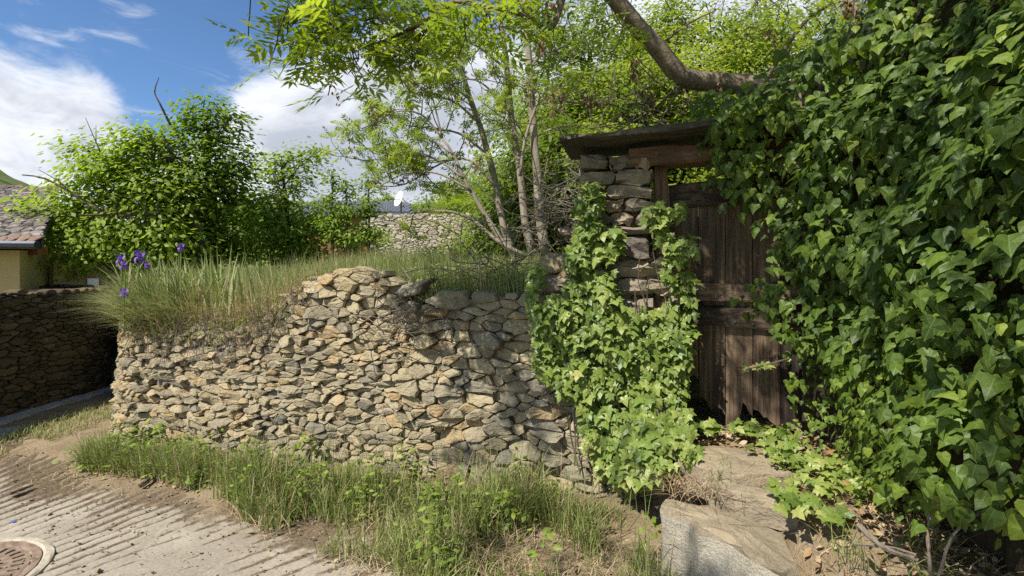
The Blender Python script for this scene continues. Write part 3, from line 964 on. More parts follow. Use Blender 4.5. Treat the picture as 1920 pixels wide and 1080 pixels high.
part('peg', Vt, Ft, M['beam'], gate)

door = thing('garden_door', 'old dark plank door with broad rails and a rotten ragged bottom edge', 'door', gp(1380, 790, DO))
xs = [1254, 1309, 1360, 1411, 1462, 1520, 1580]
bott = [(742, 700, 705), (733, 762, 772), (815, 792, 770), (762, 776, 802), (790, 806, 812), (815, 820, 822)]
for i in range(6):
    x0, x1 = xs[i] + .7, xs[i + 1] - .7
    a = gp(x0, 352 - 0.15 * (x0 - 1254), DO); b = gp(x1, 352 - 0.15 * (x1 - 1254), DO)
    nb = 9; V = []
    nrm = np.array([WN[0], WN[1], 0]); o_ = rnd.uniform(-0.006, 0.006)
    bt = np.interp(np.linspace(0, 1, nb), [0, .5, 1], bott[i])
    for k in range(nb):
        s_ = k / (nb - 1); xk = x0 + (x1 - x0) * s_
        tp_ = a + (b - a) * s_
        bo = gp(xk, bt[k] + rnd.normal(0, 5) + (8 if k in (0, nb - 1) else 0) - (22 if i == 2 and k in (5, 6) else 0), DO)
        for zf in (0, .2, .4, .6, .8, .93, 1):
            p = tp_ + (bo - tp_) * zf
            V.append(p + nrm * (0.016 + o_ + rnd.normal(0, .0012) - 0.004 * (k in (0, nb - 1))))
        for zf in (0, .2, .4, .6, .8, .93, 1):
            p = tp_ + (bo - tp_) * zf
            V.append(p - nrm * 0.016)
    V = np.array(V); F = []
    for k in range(nb):
        f0, b0 = k * 14, k * 14 + 7
        if k < nb - 1:
            f1, b1 = f0 + 14, b0 + 14
            for q_ in range(6):
                F += [[f0 + q_, f0 + q_ + 1, f1 + q_ + 1, f1 + q_], [b0 + q_, b1 + q_, b1 + q_ + 1, b0 + q_ + 1]]
            F += [[f0, f1, b1, b0], [f0 + 6, b0 + 6, b1 + 6, f1 + 6]]
        else:
            F += [[f0 + q_, f0 + q_ + 1, b0 + q_ + 1, b0 + q_] for q_ in range(6)]
        if k == 0: F += [[f0 + q_, b0 + q_, b0 + q_ + 1, f0 + q_ + 1] for q_ in range(6)]
    part('plank', V, np.array(F), M['plank'], door, own=True)
beam('back_board', 1262, 455, 1580, 440, .34, .34, .012, DO + .03, M['rail'], door, .001)
beam('back_board', 1300, 660, 1580, 672, .20, .20, .012, DO + .03, M['rail'], door, .001)
beam('rail', 1256, 371, 1580, 330, 0.165, 0.165, 0.03, DO - 0.035, M['rail'], door, 0.002)
beam('rail', 1290, 546, 1580, 556, 0.115, 0.115, 0.03, DO - 0.035, M['rail'], door, 0.002)
beam('rail', 1290, 588, 1580, 612, 0.125, 0.125, 0.034, DO - 0.040, M['rail'], door, 0.002)
for (x, y) in ((1290, 372), (1320, 370), (1378, 572), (1378, 604), (1412, 608), (1310, 615), (1300, 545), (1420, 548), (1345, 600)):
    a = gp(x, y, DO - 0.05)
    Vt, Ft = tube([a, a + np.array([*WN, 0]) * 0.012, a + np.array([*WN, 0]) * 0.016], [0.009, 0.009, 0.004], 7)
    part('nail', Vt, Ft, M['nail'], door, own=True)

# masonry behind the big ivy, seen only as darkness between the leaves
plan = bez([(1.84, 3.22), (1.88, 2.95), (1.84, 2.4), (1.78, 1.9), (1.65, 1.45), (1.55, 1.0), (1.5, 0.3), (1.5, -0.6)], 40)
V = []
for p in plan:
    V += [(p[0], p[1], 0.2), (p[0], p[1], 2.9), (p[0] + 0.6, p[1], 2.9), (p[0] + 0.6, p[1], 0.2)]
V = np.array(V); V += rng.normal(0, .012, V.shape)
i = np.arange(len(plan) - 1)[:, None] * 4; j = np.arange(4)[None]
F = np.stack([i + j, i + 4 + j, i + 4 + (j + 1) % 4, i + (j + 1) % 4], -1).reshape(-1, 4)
top('wall', V, [F, np.array([[0, 1, 2, 3]])], M['stone_shade'], 'structure')

# ------------------------------------------------------------------ steps
def slab(name, poly, z0, z1, mat_top, label, cat, mat_side=None, jit=0.006):
    """irregular slab from a plan polygon"""
    P = np.array(poly, float); n = len(P)
    Q = []
    for i in range(n):
        a, b = P[i], P[(i + 1) % n]
        m_ = max(2, int(np.linalg.norm(b - a) / 0.07))
        for k in range(m_): Q.append(a + (b - a) * k / m_ + rnd.normal(0, jit, 2))
    Q = np.array(Q); n = len(Q); c = Q.mean(0)
    lv = [(z0, 1.0), (z0 + (z1 - z0) * .35, 1.0), (z0 + (z1 - z0) * .7, 1.0), (z1 - 0.025, 1.0), (z1, 0.965), (z1 + 0.008, .7), (z1 + 0.012, .35)]
    V = np.concatenate([np.column_stack([c + (Q - c) * s + rnd.normal(0, jit * .6, Q.shape), np.full(n, zz) + rnd.normal(0, jit * .7, n)]) for zz, s in lv] + [np.array([[*c, z1 + 0.012]])])
    i = np.arange(n); j = (i + 1) % n; L = len(lv)
    F4 = np.concatenate([np.stack([i + k * n, j + k * n, j + (k + 1) * n, i + (k + 1) * n], 1) for k in range(L - 1)])
    F3 = np.stack([i + (L - 1) * n, j + (L - 1) * n, np.full(n, L * n)], 1)
    base = np.array([*c, z0])
    if mat_side is None:
        o = top(name, V, [F4, F3], mat_top, 'thing', tone=float(rnd.uniform(.3, .6)), label=label, cat=cat, base=base)
        add_grain(o, (0.1, 0.2, 1)); return o
    r = thing(name, label, cat, base)
    k = 3 * n
    part('riser', V, [F4[:k]], mat_side, r)
    o = part('tread', V, [F4[k:], F3], mat_top, r, 0.5); add_grain(o, (0.5, 0.2, 0.8))
    return r
slab('stone_step', [(0.745, 2.575), (0.87, 2.36), (0.985, 2.16), (1.07, 2.0), (1.15, 2.03), (1.22, 2.28), (1.10, 2.47), (0.88, 2.66), (0.78, 2.66)], -0.05, 0.388, M['schist'],
     'large pale cement faced step with a broken schist tread below the gate', 'step', M['cement'], 0.009)
slab('stone_step', [(0.93, 2.86), (1.05, 2.70), (1.18, 2.60), (1.42, 2.62), (1.5, 2.85), (1.25, 3.02), (1.02, 3.02)], 0.34, 0.53, M['schist'],
     'grey layered stone step just below the ragged door', 'step')
slab('stone_step', [(1.02, 2.66), (1.16, 2.50), (1.32, 2.36), (1.42, 2.44), (1.26, 2.60), (1.10, 2.74)], 0.34, 0.462, M['schist'],
     'narrow tilted edge stone lying on the cement faced step', 'step')

# ------------------------------------------------------------------ manhole
mc = np.array([-2.85, 2.56, 0.0]); mh = thing('manhole', 'round rusty iron manhole cover set in a pale concrete ring in the road', 'manhole', mc)
def lathe(prof, c, n=48):
    prof = np.array(prof); an = np.arange(n) / n * 2 * np.pi
    V = np.stack([c[0] + prof[:, 0][:, None] * np.cos(an), c[1] + prof[:, 0][:, None] * np.sin(an), c[2] + np.repeat(prof[:, 1][:, None], n, 1)], -1).reshape(-1, 3)
    i = np.arange(len(prof) - 1)[:, None] * n; j = np.arange(n)[None]; k = (j + 1) % n
    return V, np.stack([i + j, i + k, i + n + k, i + n + j], -1).reshape(-1, 4)
V, F = lathe([(0.425, -0.02), (0.42, 0.012), (0.41, 0.018), (0.385, 0.018), (0.375, 0.012), (0.372, -0.02)], mc); V[:, 2] += 0.002 * rng.normal(size=len(V)); part('ring', V, F, M['ring'], mh)
V, F = lathe([(0.370, -0.01), (0.368, 0.014), (0.335, 0.014), (0.330, 0.004), (0.325, -0.02)], mc); part('frame', V, F, M['rust'], mh)
V, F = lathe([(0.326, -0.02), (0.324, 0.008), (0.31, 0.009), (0.001, 0.009)], mc); cov_ = part('cover', V, F, M['rust'], mh)
for rad_, cnt, ln in ((0.275, 34, 0.05), (0.19, 22, 0.05), (0.11, 12, 0.045)):
    for k in range(cnt):
        a = k / cnt * 2 * np.pi
        Vb, Fb = box_rough(mc + np.array([rad_ * math.cos(a), rad_ * math.sin(a), 0.012]), (ln, 0.016, 0.012), rot=a, jit=0.0006, seg=1)
        part('rib', Vb, Fb, M['rust'], cov_, own=True)

# ------------------------------------------------------------------ lane: left wall, kerb, house
lwall = thing('stone_wall', 'shaded brown coursed stone wall along the lane below the cream house', 'wall', (-5.2, 5.6, 0))
lface = bez([(-5.35, 2.2), (-5.25, 4.2), (-5.17, 5.4), (-5.12, 6.2), (-5.2, 6.6), (-5.6, 6.95), (-6.6, 7.3)], 90)
lseg = np.linalg.norm(np.diff(lface, axis=0), axis=1); larc = np.concatenate([[0], np.cumsum(lseg)])
lt = np.gradient(lface, axis=0); lt /= np.linalg.norm(lt, axis=1)[:, None]; ln_ = np.column_stack([lt[:, 1], -lt[:, 0]])
def lmap(u, v, dd):
    u, v, dd = np.asarray(u, float), np.asarray(v, float), np.asarray(dd, float)
    return np.column_stack([np.interp(u, larc, lface[:, 0]) + np.interp(u, larc, ln_[:, 0]) * dd, np.interp(u, larc, lface[:, 1]) + np.interp(u, larc, ln_[:, 1]) * dd, v])
LAS = 2.6
ltop = Top([0, 10], [1.30, 1.30])
lc = rubble_cells(0, larc[-1] / LAS, -0.05, ltop, lambda a, b: 0.032, rnd, 30000)
build_rubble(lwall, lc, lmap, M['stone_shade'], rnd, lambda c: float(np.clip(rnd.normal(.5, .2), 0, 1)), 0.005, (0.0, 0.025), 0.2, 300, 0.1,
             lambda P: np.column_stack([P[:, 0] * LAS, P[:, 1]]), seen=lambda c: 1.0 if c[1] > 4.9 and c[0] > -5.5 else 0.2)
uu = np.arange(0, larc[-1], 0.1)
V = np.concatenate([lmap([u] * 4, [-0.1, 1.26, 1.26, -0.1], [-0.04, -0.04, -0.4, -0.4]) for u in uu])
i = np.arange(len(uu) - 1)[:, None] * 4; j = np.arange(4)[None]
part('mortar_core', V, np.stack([i + j, i + 4 + j, i + 4 + (j + 1) % 4, i + (j + 1) % 4], -1).reshape(-1, 4), M['core'], lwall)
# concrete kerb at its foot
V = np.concatenate([lmap([u] * 5, [-0.05, 0.04, 0.05, 0.05, -0.05], [0.20 + 0.02 * math.sin(u * 3), 0.19 + 0.02 * math.sin(u * 3), 0.17, 0.0, 0.0]) for u in uu]) + rng.normal(0, .004, (len(uu) * 5, 3))
i = np.arange(len(uu) - 1)[:, None] * 5; j = np.arange(4)[None]
top('kerb', V, np.stack([i + j, i + 5 + j, i + 5 + j + 1, i + j + 1], -1).reshape(-1, 4), M['mortar'], 'structure')
V = np.concatenate([lmap([u] * 3, [0.018, 0.018, 0.0], [0.15, 0.50, 0.56]) for u in uu]) + rng.normal(0, .005, (len(uu) * 3, 3))
i = np.arange(len(uu) - 1)[:, None] * 3; j = np.arange(2)[None]
top('pavement', V, np.stack([i + j, i + 3 + j, i + 3 + j + 1, i + j + 1], -1).reshape(-1, 4), M['mortar'], 'structure')
# street that crosses beyond the lane
V = np.array([[-14, 7.4, 0.045], [-14, 13, 0.10], [-4.4, 13, 0.10], [-4.4, 7.9, 0.045]]); top('street', V, np.array([[3, 2, 1, 0]]), M['mortar'], 'structure')

# cream house
house = thing('house', 'low cream rendered house with a stone slate roof behind the shaded wall', 'house', (-8.0, 8.2, 0))
def quadbox(a, b, z0, z1, dpt, name, mat, parent):
    """upright box whose front runs a->b in plan"""
    a, b = np.array(a, float), np.array(b, float); d_ = (b - a) / np.linalg.norm(b - a); n_ = np.array([-d_[1], d_[0]])
    c4 = [a, b, b + n_ * dpt, a + n_ * dpt]
    V = np.array([[*p, z0] for p in c4] + [[*p, z1] for p in c4])
    return part(name, V, np.array([[0, 1, 5, 4], [1, 2, 6, 5], [2, 3, 7, 6], [3, 0, 4, 7], [4, 5, 6, 7], [3, 2, 1, 0]]), mat, parent)
hx = lambda x, Y: (x - 960) / FPX * Y
quadbox((hx(37, 6.75), 6.75), (hx(118, 8.3), 8.3), 0, px(0, 470, 6.9)[2], 0.9, 'wall', M['render'], house)
quadbox((-12, 7.5), (hx(40, 7.32), 7.32), 0, px(0, 478, 7.3)[2], 2.5, 'wall', M['render'], house)
quadbox((hx(100, 7.6), 7.6), (hx(200, 7.9), 7.9), 0, px(0, 492, 7.7)[2], 2.0, 'wall', M['render'], house)
quadbox((-12, 7.0), (hx(70, 7.0), 7.0), px(0, 478, 7)[2], px(0, 462, 7)[2], 0.16, 'eave_beam', M['timber'], house)
ez, rz = px(0, 452, 6.5)[2], px(0, 338, 9.3)[2]
# eave and ridge lines in plan
E0, E1 = np.array([-12, 5.85, ez]), np.array([hx(78, 6.5), 6.5, ez - 0.02]); R0, R1 = np.array([-14, 9.0, rz]), np.array([hx(110, 9.6), 9.6, rz - 0.14])
V = np.array([E0, E1, R1, R0, E0 - [0, 0, .08], E1 - [0, 0, .08], R1 - [0, 0, .08], R0 - [0, 0, .08]])
roof = part('roof', V, np.array([[0, 1, 2, 3], [7, 6, 5, 4], [0, 4, 5, 1], [1, 5, 6, 2], [2, 6, 7, 3], [3, 7, 4, 0]]), M['gutter'], house)
Vt, Ft = tube(bez([E0 + [0, -.06, -.03], E1 + [0, -.06, -.03]], 4), 0.055, 8); part('gutter', Vt, Ft, M['gutter'], house)
Vs, Fs = box_rough((0, 0, 0), (0.20, 0.16, 0.02), jit=0.008, seg=2, round_=.3); sm = [mesh_data('slate', *box_rough((0, 0, 0), (rnd.uniform(.10, .17), 0.13, 0.022), jit=0.008, seg=2, round_=.3), M['roofstone']) for _ in range(6)]
tm = mesh_data('tile', *box_rough((0, 0, 0), (0.12, 0.2, 0.03), jit=0.004, seg=2, round_=.4), M['tile'])
ns = 0; rows = 46
ud = (E1 - E0) / np.linalg.norm(E1 - E0); upd = ((R1 - E1) - ((R1 - E1) @ ud) * ud); upd /= np.linalg.norm(upd)
nrm = np.cross(ud, upd)
mbs = MB()
rl = root_loc(roof)
for r_ in range(rows):
    s_ = (r_ + 0.3) / rows
    L0, L1 = E0 + (R0 - E0) * s_, E1 + (R1 - E1) * s_
    x = 0.0; tot = np.linalg.norm(L1 - L0)
    while x < tot - 0.1:
        wdt = rnd.uniform(.09, .16)
        p = L1 + (L0 - L1) * ((x + wdt / 2) / tot) + nrm * (0.035 + rnd.uniform(0, .012))
        vis = to_px(p)[0] > -15
        if not vis: break
        tile_row = r_ < 1 or r_ == rows - 1
        if ns < 300 and vis:
            o = link('tile' if tile_row else 'slate', tm if tile_row else sm[rnd.integers(6)], roof)
            Mx = Matrix.Identity(4)
            u2 = np.array(Vector(ud)); lift = (nrm * 0.10 + 0)
            yv = upd + nrm * 0.10; yv /= np.linalg.norm(yv); zv = np.cross(u2, yv)
            for k in range(3): Mx[k][0], Mx[k][1], Mx[k][2] = u2[k], yv[k], zv[k]
            Mx.translation = Vector(p - rl + nrm * rnd.uniform(0, .012))
            o.matrix_basis = Mx @ Matrix.Rotation(rnd.normal(0, .06), 4, 'Z'); ns += 1
        else:
            Vb, Fb = box_rough((0, 0, 0), (wdt, .17, .022), jit=.006, seg=1)
            mbs.add(p + np.outer(Vb[:, 0], ud) + np.outer(Vb[:, 1], upd) + np.outer(Vb[:, 2], nrm), Fb, rnd.random())
        x += wdt + 0.008
if mbs.n: mbs.part('slates', M['roofstone'], roof, kind='stuff')
wf = quadbox((hx(160, 7.55), 7.55), (hx(188, 7.65), 7.65), px(0, 540, 7.6)[2], px(0, 518, 7.6)[2], 0.1, 'window', M['timber'], house)
quadbox((hx(164, 7.53), 7.53), (hx(185, 7.60), 7.60), px(0, 536, 7.55)[2], px(0, 522, 7.55)[2], 0.02, 'pane', M['white'], wf)

# ------------------------------------------------------------------ far stone house, slate roof, dish
D = 16.0
sh = thing('stone_house', 'pale stone cottage wall standing at the far end of the grass garden', 'house', px(800, 500, D))
def fmap(u, v, dd):
    o = px(712, 470, D)
    return np.column_stack([o[0] + np.asarray(u), o[1] - np.asarray(dd) + 0.0 * np.asarray(u), o[2] - 0.4 + np.asarray(v)])
FA = 2.4; ftop = Top([0, 9], [1.55, 1.55])
fc = rubble_cells(0, 3.0 / FA, 0, ftop, lambda a, b: 0.05, rnd, 16000)
build_rubble(sh, fc, fmap, M['stone_far'], rnd, lambda c: float(np.clip(rnd.normal(.55, .22), 0, 1)), 0.006, (0, .025), .15, 300, .1, lambda P: np.column_stack([P[:, 0] * FA, P[:, 1]]))
o_ = px(712, 470, D)
quadbox((o_[0] + .02, D + .05), (o_[0] + 2.98, D + .05), o_[2] - .5, o_[2] + 1.1, 3.0, 'wall', M['core'], sh)
D2 = 20.0
sl_ = thing('slate_house', 'house with a grey blue slate roof showing above the stone cottage', 'house', px(700, 500, D2))
a, b = px(560, 398, D2), px(775, 398, D2); r0, r1 = px(585, 378, D2 + 2.2), px(770, 381, D2 + 2.2)
rf = part('roof', np.array([a, b, r1, r0, a - [0, 0, .12], b - [0, 0, .12], r1 - [0, 0, .12], r0 - [0, 0, .12]]), np.array([[0, 1, 2, 3], [7, 6, 5, 4], [0, 4, 5, 1], [1, 5, 6, 2], [2, 6, 7, 3], [3, 7, 4, 0]]), M['slate'], sl_)
for r_ in range(7):
    for c_ in range(22):
        s0 = r_ / 7; p = a + (b - a) * ((c_ + .5 + .5 * (r_ % 2)) / 22.6); q2 = r0 + (r1 - r0) * ((c_ + .5 + .5 * (r_ % 2)) / 22.6)
        cpt = p + (q2 - p) * (s0 + .07) + np.array([0, -.02, .03])
        tl = math.atan2((r0 - a)[2], 2.2)
        Vb, Fb = box_rough(cpt, (0.195, 0.36, 0.015), jit=.002, seg=1, tilt=(tl + .05, 0))
        part('slate', Vb, Fb, M['slate'], rf, own=True)
quadbox((a[0] + .2, D2 + .3), (b[0] - .2, D2 + .3), a[2] - 2.3, a[2] - .05, 3, 'wall', M['timber'], sl_)
for x in (590, 683):
    w_ = quadbox((hx(x - 12, D2), D2 + .24), (hx(x + 12, D2), D2 + .24), px(0, 438, D2)[2], px(0, 414, D2)[2], .08, 'window', M['white'], sl_)
    quadbox((hx(x - 9, D2), D2 + .22), (hx(x + 9, D2), D2 + .22), px(0, 435, D2)[2], px(0, 417, D2)[2], .03, 'pane', M['glass'], w_)
dsh = thing('satellite_dish', 'white satellite dish on a short pole above the slate roof', 'satellite dish', px(752, 400, 17))
c = px(750, 374, 17); an = np.arange(20) / 20 * 2 * np.pi; axd = np.array([-0.75, -0.6, 0.28]); axd /= np.linalg.norm(axd); s1 = np.cross(axd, [0, 0, 1]); s1 /= np.linalg.norm(s1); s2 = np.cross(s1, axd)
V = np.concatenate([c + (np.outer(np.cos(an), s1) + np.outer(np.sin(an), s2)) * r_ + axd * (r_ ** 2 * .9) for r_ in (.02, .12, .22, .27)] + [c + (np.outer(np.cos(an), s1) + np.outer(np.sin(an), s2)) * .272 + axd * (.27 ** 2 * .9 - .02), c[None].repeat(20, 0) - axd * .02])
i = np.arange(5)[:, None] * 20; j = np.arange(20)[None]; k = (j + 1) % 20
part('dish', V, np.stack([i + j, i + k, i + 20 + k, i + 20 + j], -1).reshape(-1, 4), M['white'], dsh, smooth=True)
Vt, Ft = tube([px(752, 402, 17), px(752, 372, 17.05)], .025, 6); part('pole', Vt, Ft, M['gutter'], dsh)
Vt, Ft = tube([c, c + axd * .3 + [0, 0, -.1]], .012, 5); part('arm', Vt, Ft, M['gutter'], dsh)
Vb, Fb = box_rough(c + axd * .32 + [0, 0, -.1], (.08, .06, .06), jit=.002, seg=1); part('receiver', Vb, Fb, M['gutter'], dsh)
# ------------------------------------------------------------------ plants: grass and weeds
def blades(pos, h, wdt, lean, bend, tone, mb=None, segs=4):
    mb = mb or MB(); N = len(pos)
    h = np.broadcast_to(h, (N,)); wdt = np.broadcast_to(wdt, (N,)); bend = np.broadcast_to(bend, (N,)); tone = np.broadcast_to(tone, (N,))
    tt = np.linspace(0, 1, segs + 1)
    L = lean / (np.linalg.norm(lean, axis=1)[:, None] + 1e-9)
    up = np.array([0, 0, 1.0])
    side = np.cross(L, up); side /= np.linalg.norm(side, axis=1)[:, None] + 1e-9
    ang = rng.uniform(-1, 1, N); side = side * np.cos(ang)[:, None] + L * np.sin(ang)[:, None]
    C = pos[:, None] + h[:, None, None] * (up * (tt - 0.45 * np.minimum(bend, 1.6)[:, None] * tt ** 2)[..., None] + L[:, None] * (bend[:, None] * tt ** 1.7)[..., None] * 0.8)
    wd = wdt[:, None] * (1 - tt ** 1.6) * 0.5
    Lf, Rt = C - side[:, None] * wd[..., None], C + side[:, None] * wd[..., None]
    V = np.concatenate([np.stack([Lf[:, :-1], Rt[:, :-1]], 2).reshape(N, -1, 3), C[:, -1:]], 1)      # 2*segs + 1 verts
    m_ = 2 * segs + 1
    q = np.array([[2 * i, 2 * i + 1, 2 * i + 3, 2 * i + 2] for i in range(segs - 1)]); tr = np.array([[2 * segs - 2, 2 * segs - 1, 2 * segs]])
    off = np.arange(N)[:, None, None] * m_
    mb.add(V.reshape(-1, 3), [(q[None] + off).reshape(-1, 4), (tr[None] + off).reshape(-1, 3)], np.repeat(tone, m_))
    return mb


def hdir(n):
    a = rng.uniform(0, 2 * np.pi, n); return np.column_stack([np.cos(a), np.sin(a), np.zeros(n)])


# --- verge along the wall foot
def verge_pts(n, far=0.95):
    out = []
    while len(out) < n:
        x = rng.uniform(-3.35, 0.74, n); dn_ = rng.uniform(0, 1, n) ** 1.3 * far * (0.40 + 0.60 * sstep(-2.6, -0.9, x) + .62 * sstep(-.8, .2, x))
        y = wall_y(x) - 0.05 - dn_
        k = (fbm(x * 2.4, y * 2.4, 31) + 0.30 - 0.35 * dn_ + rng.normal(0, .12, n) > 0) & (rng.random(n) > 0.15)
        k &= ~((x > 0.70) & (y < 2.62))
        out += list(np.column_stack([x, y])[k])
    return np.array(out[:n])


mb = MB()
P2 = verge_pts(20000); zz = 0.02 + 0.03 * fbm(P2[:, 0] * 4, P2[:, 1] * 4)
dist = wall_y(P2[:, 0]) - P2[:, 1]
near_ = sstep(.0, .35, dist); kr = rng.random(len(P2)) < .35 + .65 * near_; P2, zz, dist = P2[kr], zz[kr], dist[kr]
tall = (0.35 + 0.65 * sstep(.05, .4, dist)) * 1.0 * (0.55 + 0.75 * np.clip(fbm(P2[:, 0] * 1.6, P2[:, 1] * 1.6, 4) + 0.35, 0, 1) - 0.3 * sstep(0.5, 1.1, dist))
hh = rng.uniform(0.16, 0.44, len(P2)) * tall * (1.0 + 0.35 * sstep(-1, 0.6, P2[:, 0]))
blades(np.column_stack([P2, zz]), hh, rng.uniform(.004, .0085, len(P2)), hdir(len(P2)) + [0, -.35, 0], rng.uniform(.1, .9, len(P2)), np.clip(rng.normal(.36, .15, len(P2)) + 0.5 * (rng.random(len(P2)) < .10), 0, 1), mb)
P2 = verge_pts(1500, 1.05); zz = 0.01 + 0 * P2[:, 0]
blades(np.column_stack([P2, zz]), rng.uniform(.08, .26, len(P2)), .0045, hdir(len(P2)), rng.uniform(.5, 1.6, len(P2)), np.clip(rng.normal(.9, .1, len(P2)), 0, 1), mb)
# tall seeding stems against the stones
n = 150; x = rng.uniform(-1.6, 0.7, n); P = np.column_stack([x, wall_y(x) - rng.uniform(.05, .5, n), np.zeros(n)])
blades(P, rng.uniform(.42, .75, n), .0045, hdir(n), rng.uniform(.05, .45, n), np.clip(rng.normal(.5, .15, n), 0, 1), mb)
n = 60; x = rng.uniform(-3.1, .6, n); P = np.column_stack([x, wall_y(x) - rng.uniform(.05, .4, n), np.zeros(n)]); blades(P, rng.uniform(.3, .6, n), .004, hdir(n), rng.uniform(.05, .5, n), .95, mb)
mb.top('grass', M['grass'], kind='stuff')
# leafy weeds in clumps
mb = MB()
for k in range(115):
    p = verge_pts(1, .9)[0]; hgt = rng.uniform(.06, .36)
    n = int(rng.integers(14, 46)); q = rng.normal(0, [.05, .05, 0], (n, 3)); q[:, 2] = rng.uniform(.0, 1, n) ** .8 * hgt
    q[:, :2] *= (1.2 - q[:, 2:3] / (hgt * 1.3)); pos = np.array([p[0], p[1], .03]) + q
    o3 = q * [1, 1, 0] + rng.normal(0, .03, (n, 3))
    scatter(OVAL, pos, np.array([0, 0, .9]) + rand_dirs(n) * .5 - o3, o3 + [0, 0, .02], rng.uniform(.025, .06, n), np.clip(rng.normal(.5, .2, n), 0, 1), mb)
# low broad weeds at the lane corner
for k in range(40):
    p = np.array([rng.uniform(-3.5, -2.2), 0]); p[1] = wall_y(max(p[0], -3.3)) - rng.uniform(.02, .42)
    n = 26; q = rng.normal(0, [.06, .05, 0], (n, 3)); q[:, 2] = rng.uniform(.0, .15, n)
    o3 = q * [1, 1, 0] + rng.normal(0, .02, (n, 3))
    scatter(OVAL, np.array([p[0], p[1], .03]) + q, np.array([0, -.2, .9]) + rand_dirs(n) * .5, o3 + [0, 0, .02], rng.uniform(.02, .05, n), np.clip(rng.normal(.45, .2, n), 0, 1), mb)
mb.top('weeds', M['weed'], kind='stuff')
# lane grass in the shade of the left wall, and tufts in the dirt
mb = MB(); n = 6500
u = rng.uniform(.5, larc[-1] - 1.0, n); b_ = lmap(u, 0 * u + 0.03, .55 + rng.uniform(0, 1, n) ** 1.1 * .62)
k = fbm(b_[:, 0] * 2.5, b_[:, 1] * 2.5, 3) > -0.28; b_ = b_[k]; n = len(b_)
blades(b_, rng.uniform(.03, .10, n), .006, hdir(n), rng.uniform(.2, 1, n), np.clip(rng.normal(.35, .15, n), 0, 1), mb, 3)
n = 1500; x = rng.uniform(-5, -2.0, n); y = 3.72 - 0.55 * (x + 3.3) + rng.uniform(-.15, 1.2, n); k = fbm(x * 2.1, y * 2.1, 9) > .12; x, y = x[k], y[k]; n = len(x)
blades(np.column_stack([x, y, np.full(n, .025)]), rng.uniform(.02, .07, n), .006, hdir(n), rng.uniform(.2, 1, n), np.clip(rng.normal(.5, .2, n), 0, 1), mb, 3)
mb.top('lane_grass', M['grass'], kind='stuff')

# --- terrace grass
def terr(n, x0, x1, b0, b1, pw=1.0):
    x = rng.uniform(x0, x1, n); b = b0 + (b1 - b0) * rng.random(n) ** pw; y = wall_y(x) + b
    k = x > -0.762 * y
    x, y = x[k], y[k]; return np.column_stack([x, y, plateau(x, y) - 0.02])


mb = MB()
P = terr(18000, -4.6, 0.35, 0.15, 3.2, 1.15); n = len(P)
hg = rng.uniform(.34, .66, n) * (0.85 + .5 * fbm(P[:, 0], P[:, 1], 5)) * (1 - .40 * sstep(-1.3, -.2, P[:, 0])) * (1 - .35 * sstep(5.5, 7, P[:, 1]))
edge = sstep(.7, .2, P[:, 1] - wall_y(P[:, 0])) * sstep(-1.2, -2.4, P[:, 0])
blades(P, hg, rng.uniform(.004, .008, n), hdir(n) + [-.5, -.3, 0], rng.uniform(.1, .8, n), np.clip(rng.normal(.41, .13, n) + .20 * fbm(P[:, 0] * 1.7, P[:, 1] * 1.7, 14) + .35 * edge * rng.random(n) + .4 * (rng.random(n) < .06), 0, 1), mb)
P = terr(9000, -6, 1.4, 2.8, 9, 1.0); n = len(P)
blades(P, rng.uniform(.09, .19, n), rng.uniform(.007, .013, n), hdir(n) + [-.4, 0, 0], rng.uniform(.1, .6, n), np.clip(rng.normal(.40, .12, n), 0, 1), mb, 3)
# straw pulled out along the lip
n = 3000; u = rng.uniform(u_of_px(228), u_of_px(560), n); P = wall_map(u, np.array([topf(a / ASP) for a in u]) + rng.uniform(-.16, .10, n), -rng.uniform(-.02, .30, n))
dd = np.column_stack([np.interp(u, arc, nor[:, 0]), np.interp(u, arc, nor[:, 1]), np.zeros(n)]) + hdir(n) * .7
blades(P, rng.uniform(.10, .26, n), rng.uniform(.0035, .006, n), dd, rng.uniform(.5, 2.2, n), np.clip(rng.normal(.72, .2, n), 0, 1), mb)
n = 2600; ug = rng.uniform(arc[40] * .75, u_of_px(340), n); P = wall_map(ug, 1.03 + rng.uniform(-.05, .10, n), -rng.uniform(-.03, .38, n))
dd = np.column_stack([np.interp(ug, arc, nor[:, 0]), np.interp(ug, arc, nor[:, 1]), np.zeros(n)]) * .8 + hdir(n) * .6
blades(P, rng.uniform(.26, .6, n), rng.uniform(.006, .012, n), dd + [-.45, 0, 0], rng.uniform(.3, 1.6, n), np.clip(rng.normal(.46, .2, n), 0, 1), mb)
# iris leaves: stiff grey green fans at the corner
n = 460; P = np.column_stack([rng.normal(-3.05, .36, n), np.zeros(n), np.zeros(n)]); P[:, 1] = wall_y(P[:, 0]) + rng.uniform(.12, .7, n); P[:, 0] = np.maximum(P[:, 0], -0.76 * P[:, 1] + .04); P[:, 2] = plateau(P[:, 0], P[:, 1])
blades(P, rng.uniform(.36, .72, n), rng.uniform(.016, .028, n), hdir(n) + [-.7, -.2, 0], rng.uniform(.1, .7, n), np.clip(rng.normal(.45, .08, n), 0, 1), mb)
n = 160; u = rng.uniform(u_of_px(226), u_of_px(300), n); P = wall_map(u, np.full(n, 1.0), rng.uniform(-.2, .02, n))
blades(P, rng.uniform(.15, .35, n), rng.uniform(.008, .016, n), hdir(n) + [-1.0, -.4, 0], rng.uniform(.6, 1.8, n), np.clip(rng.normal(.42, .1, n), 0, 1), mb)
mb.top('tall_grass', M['grass'], kind='stuff')
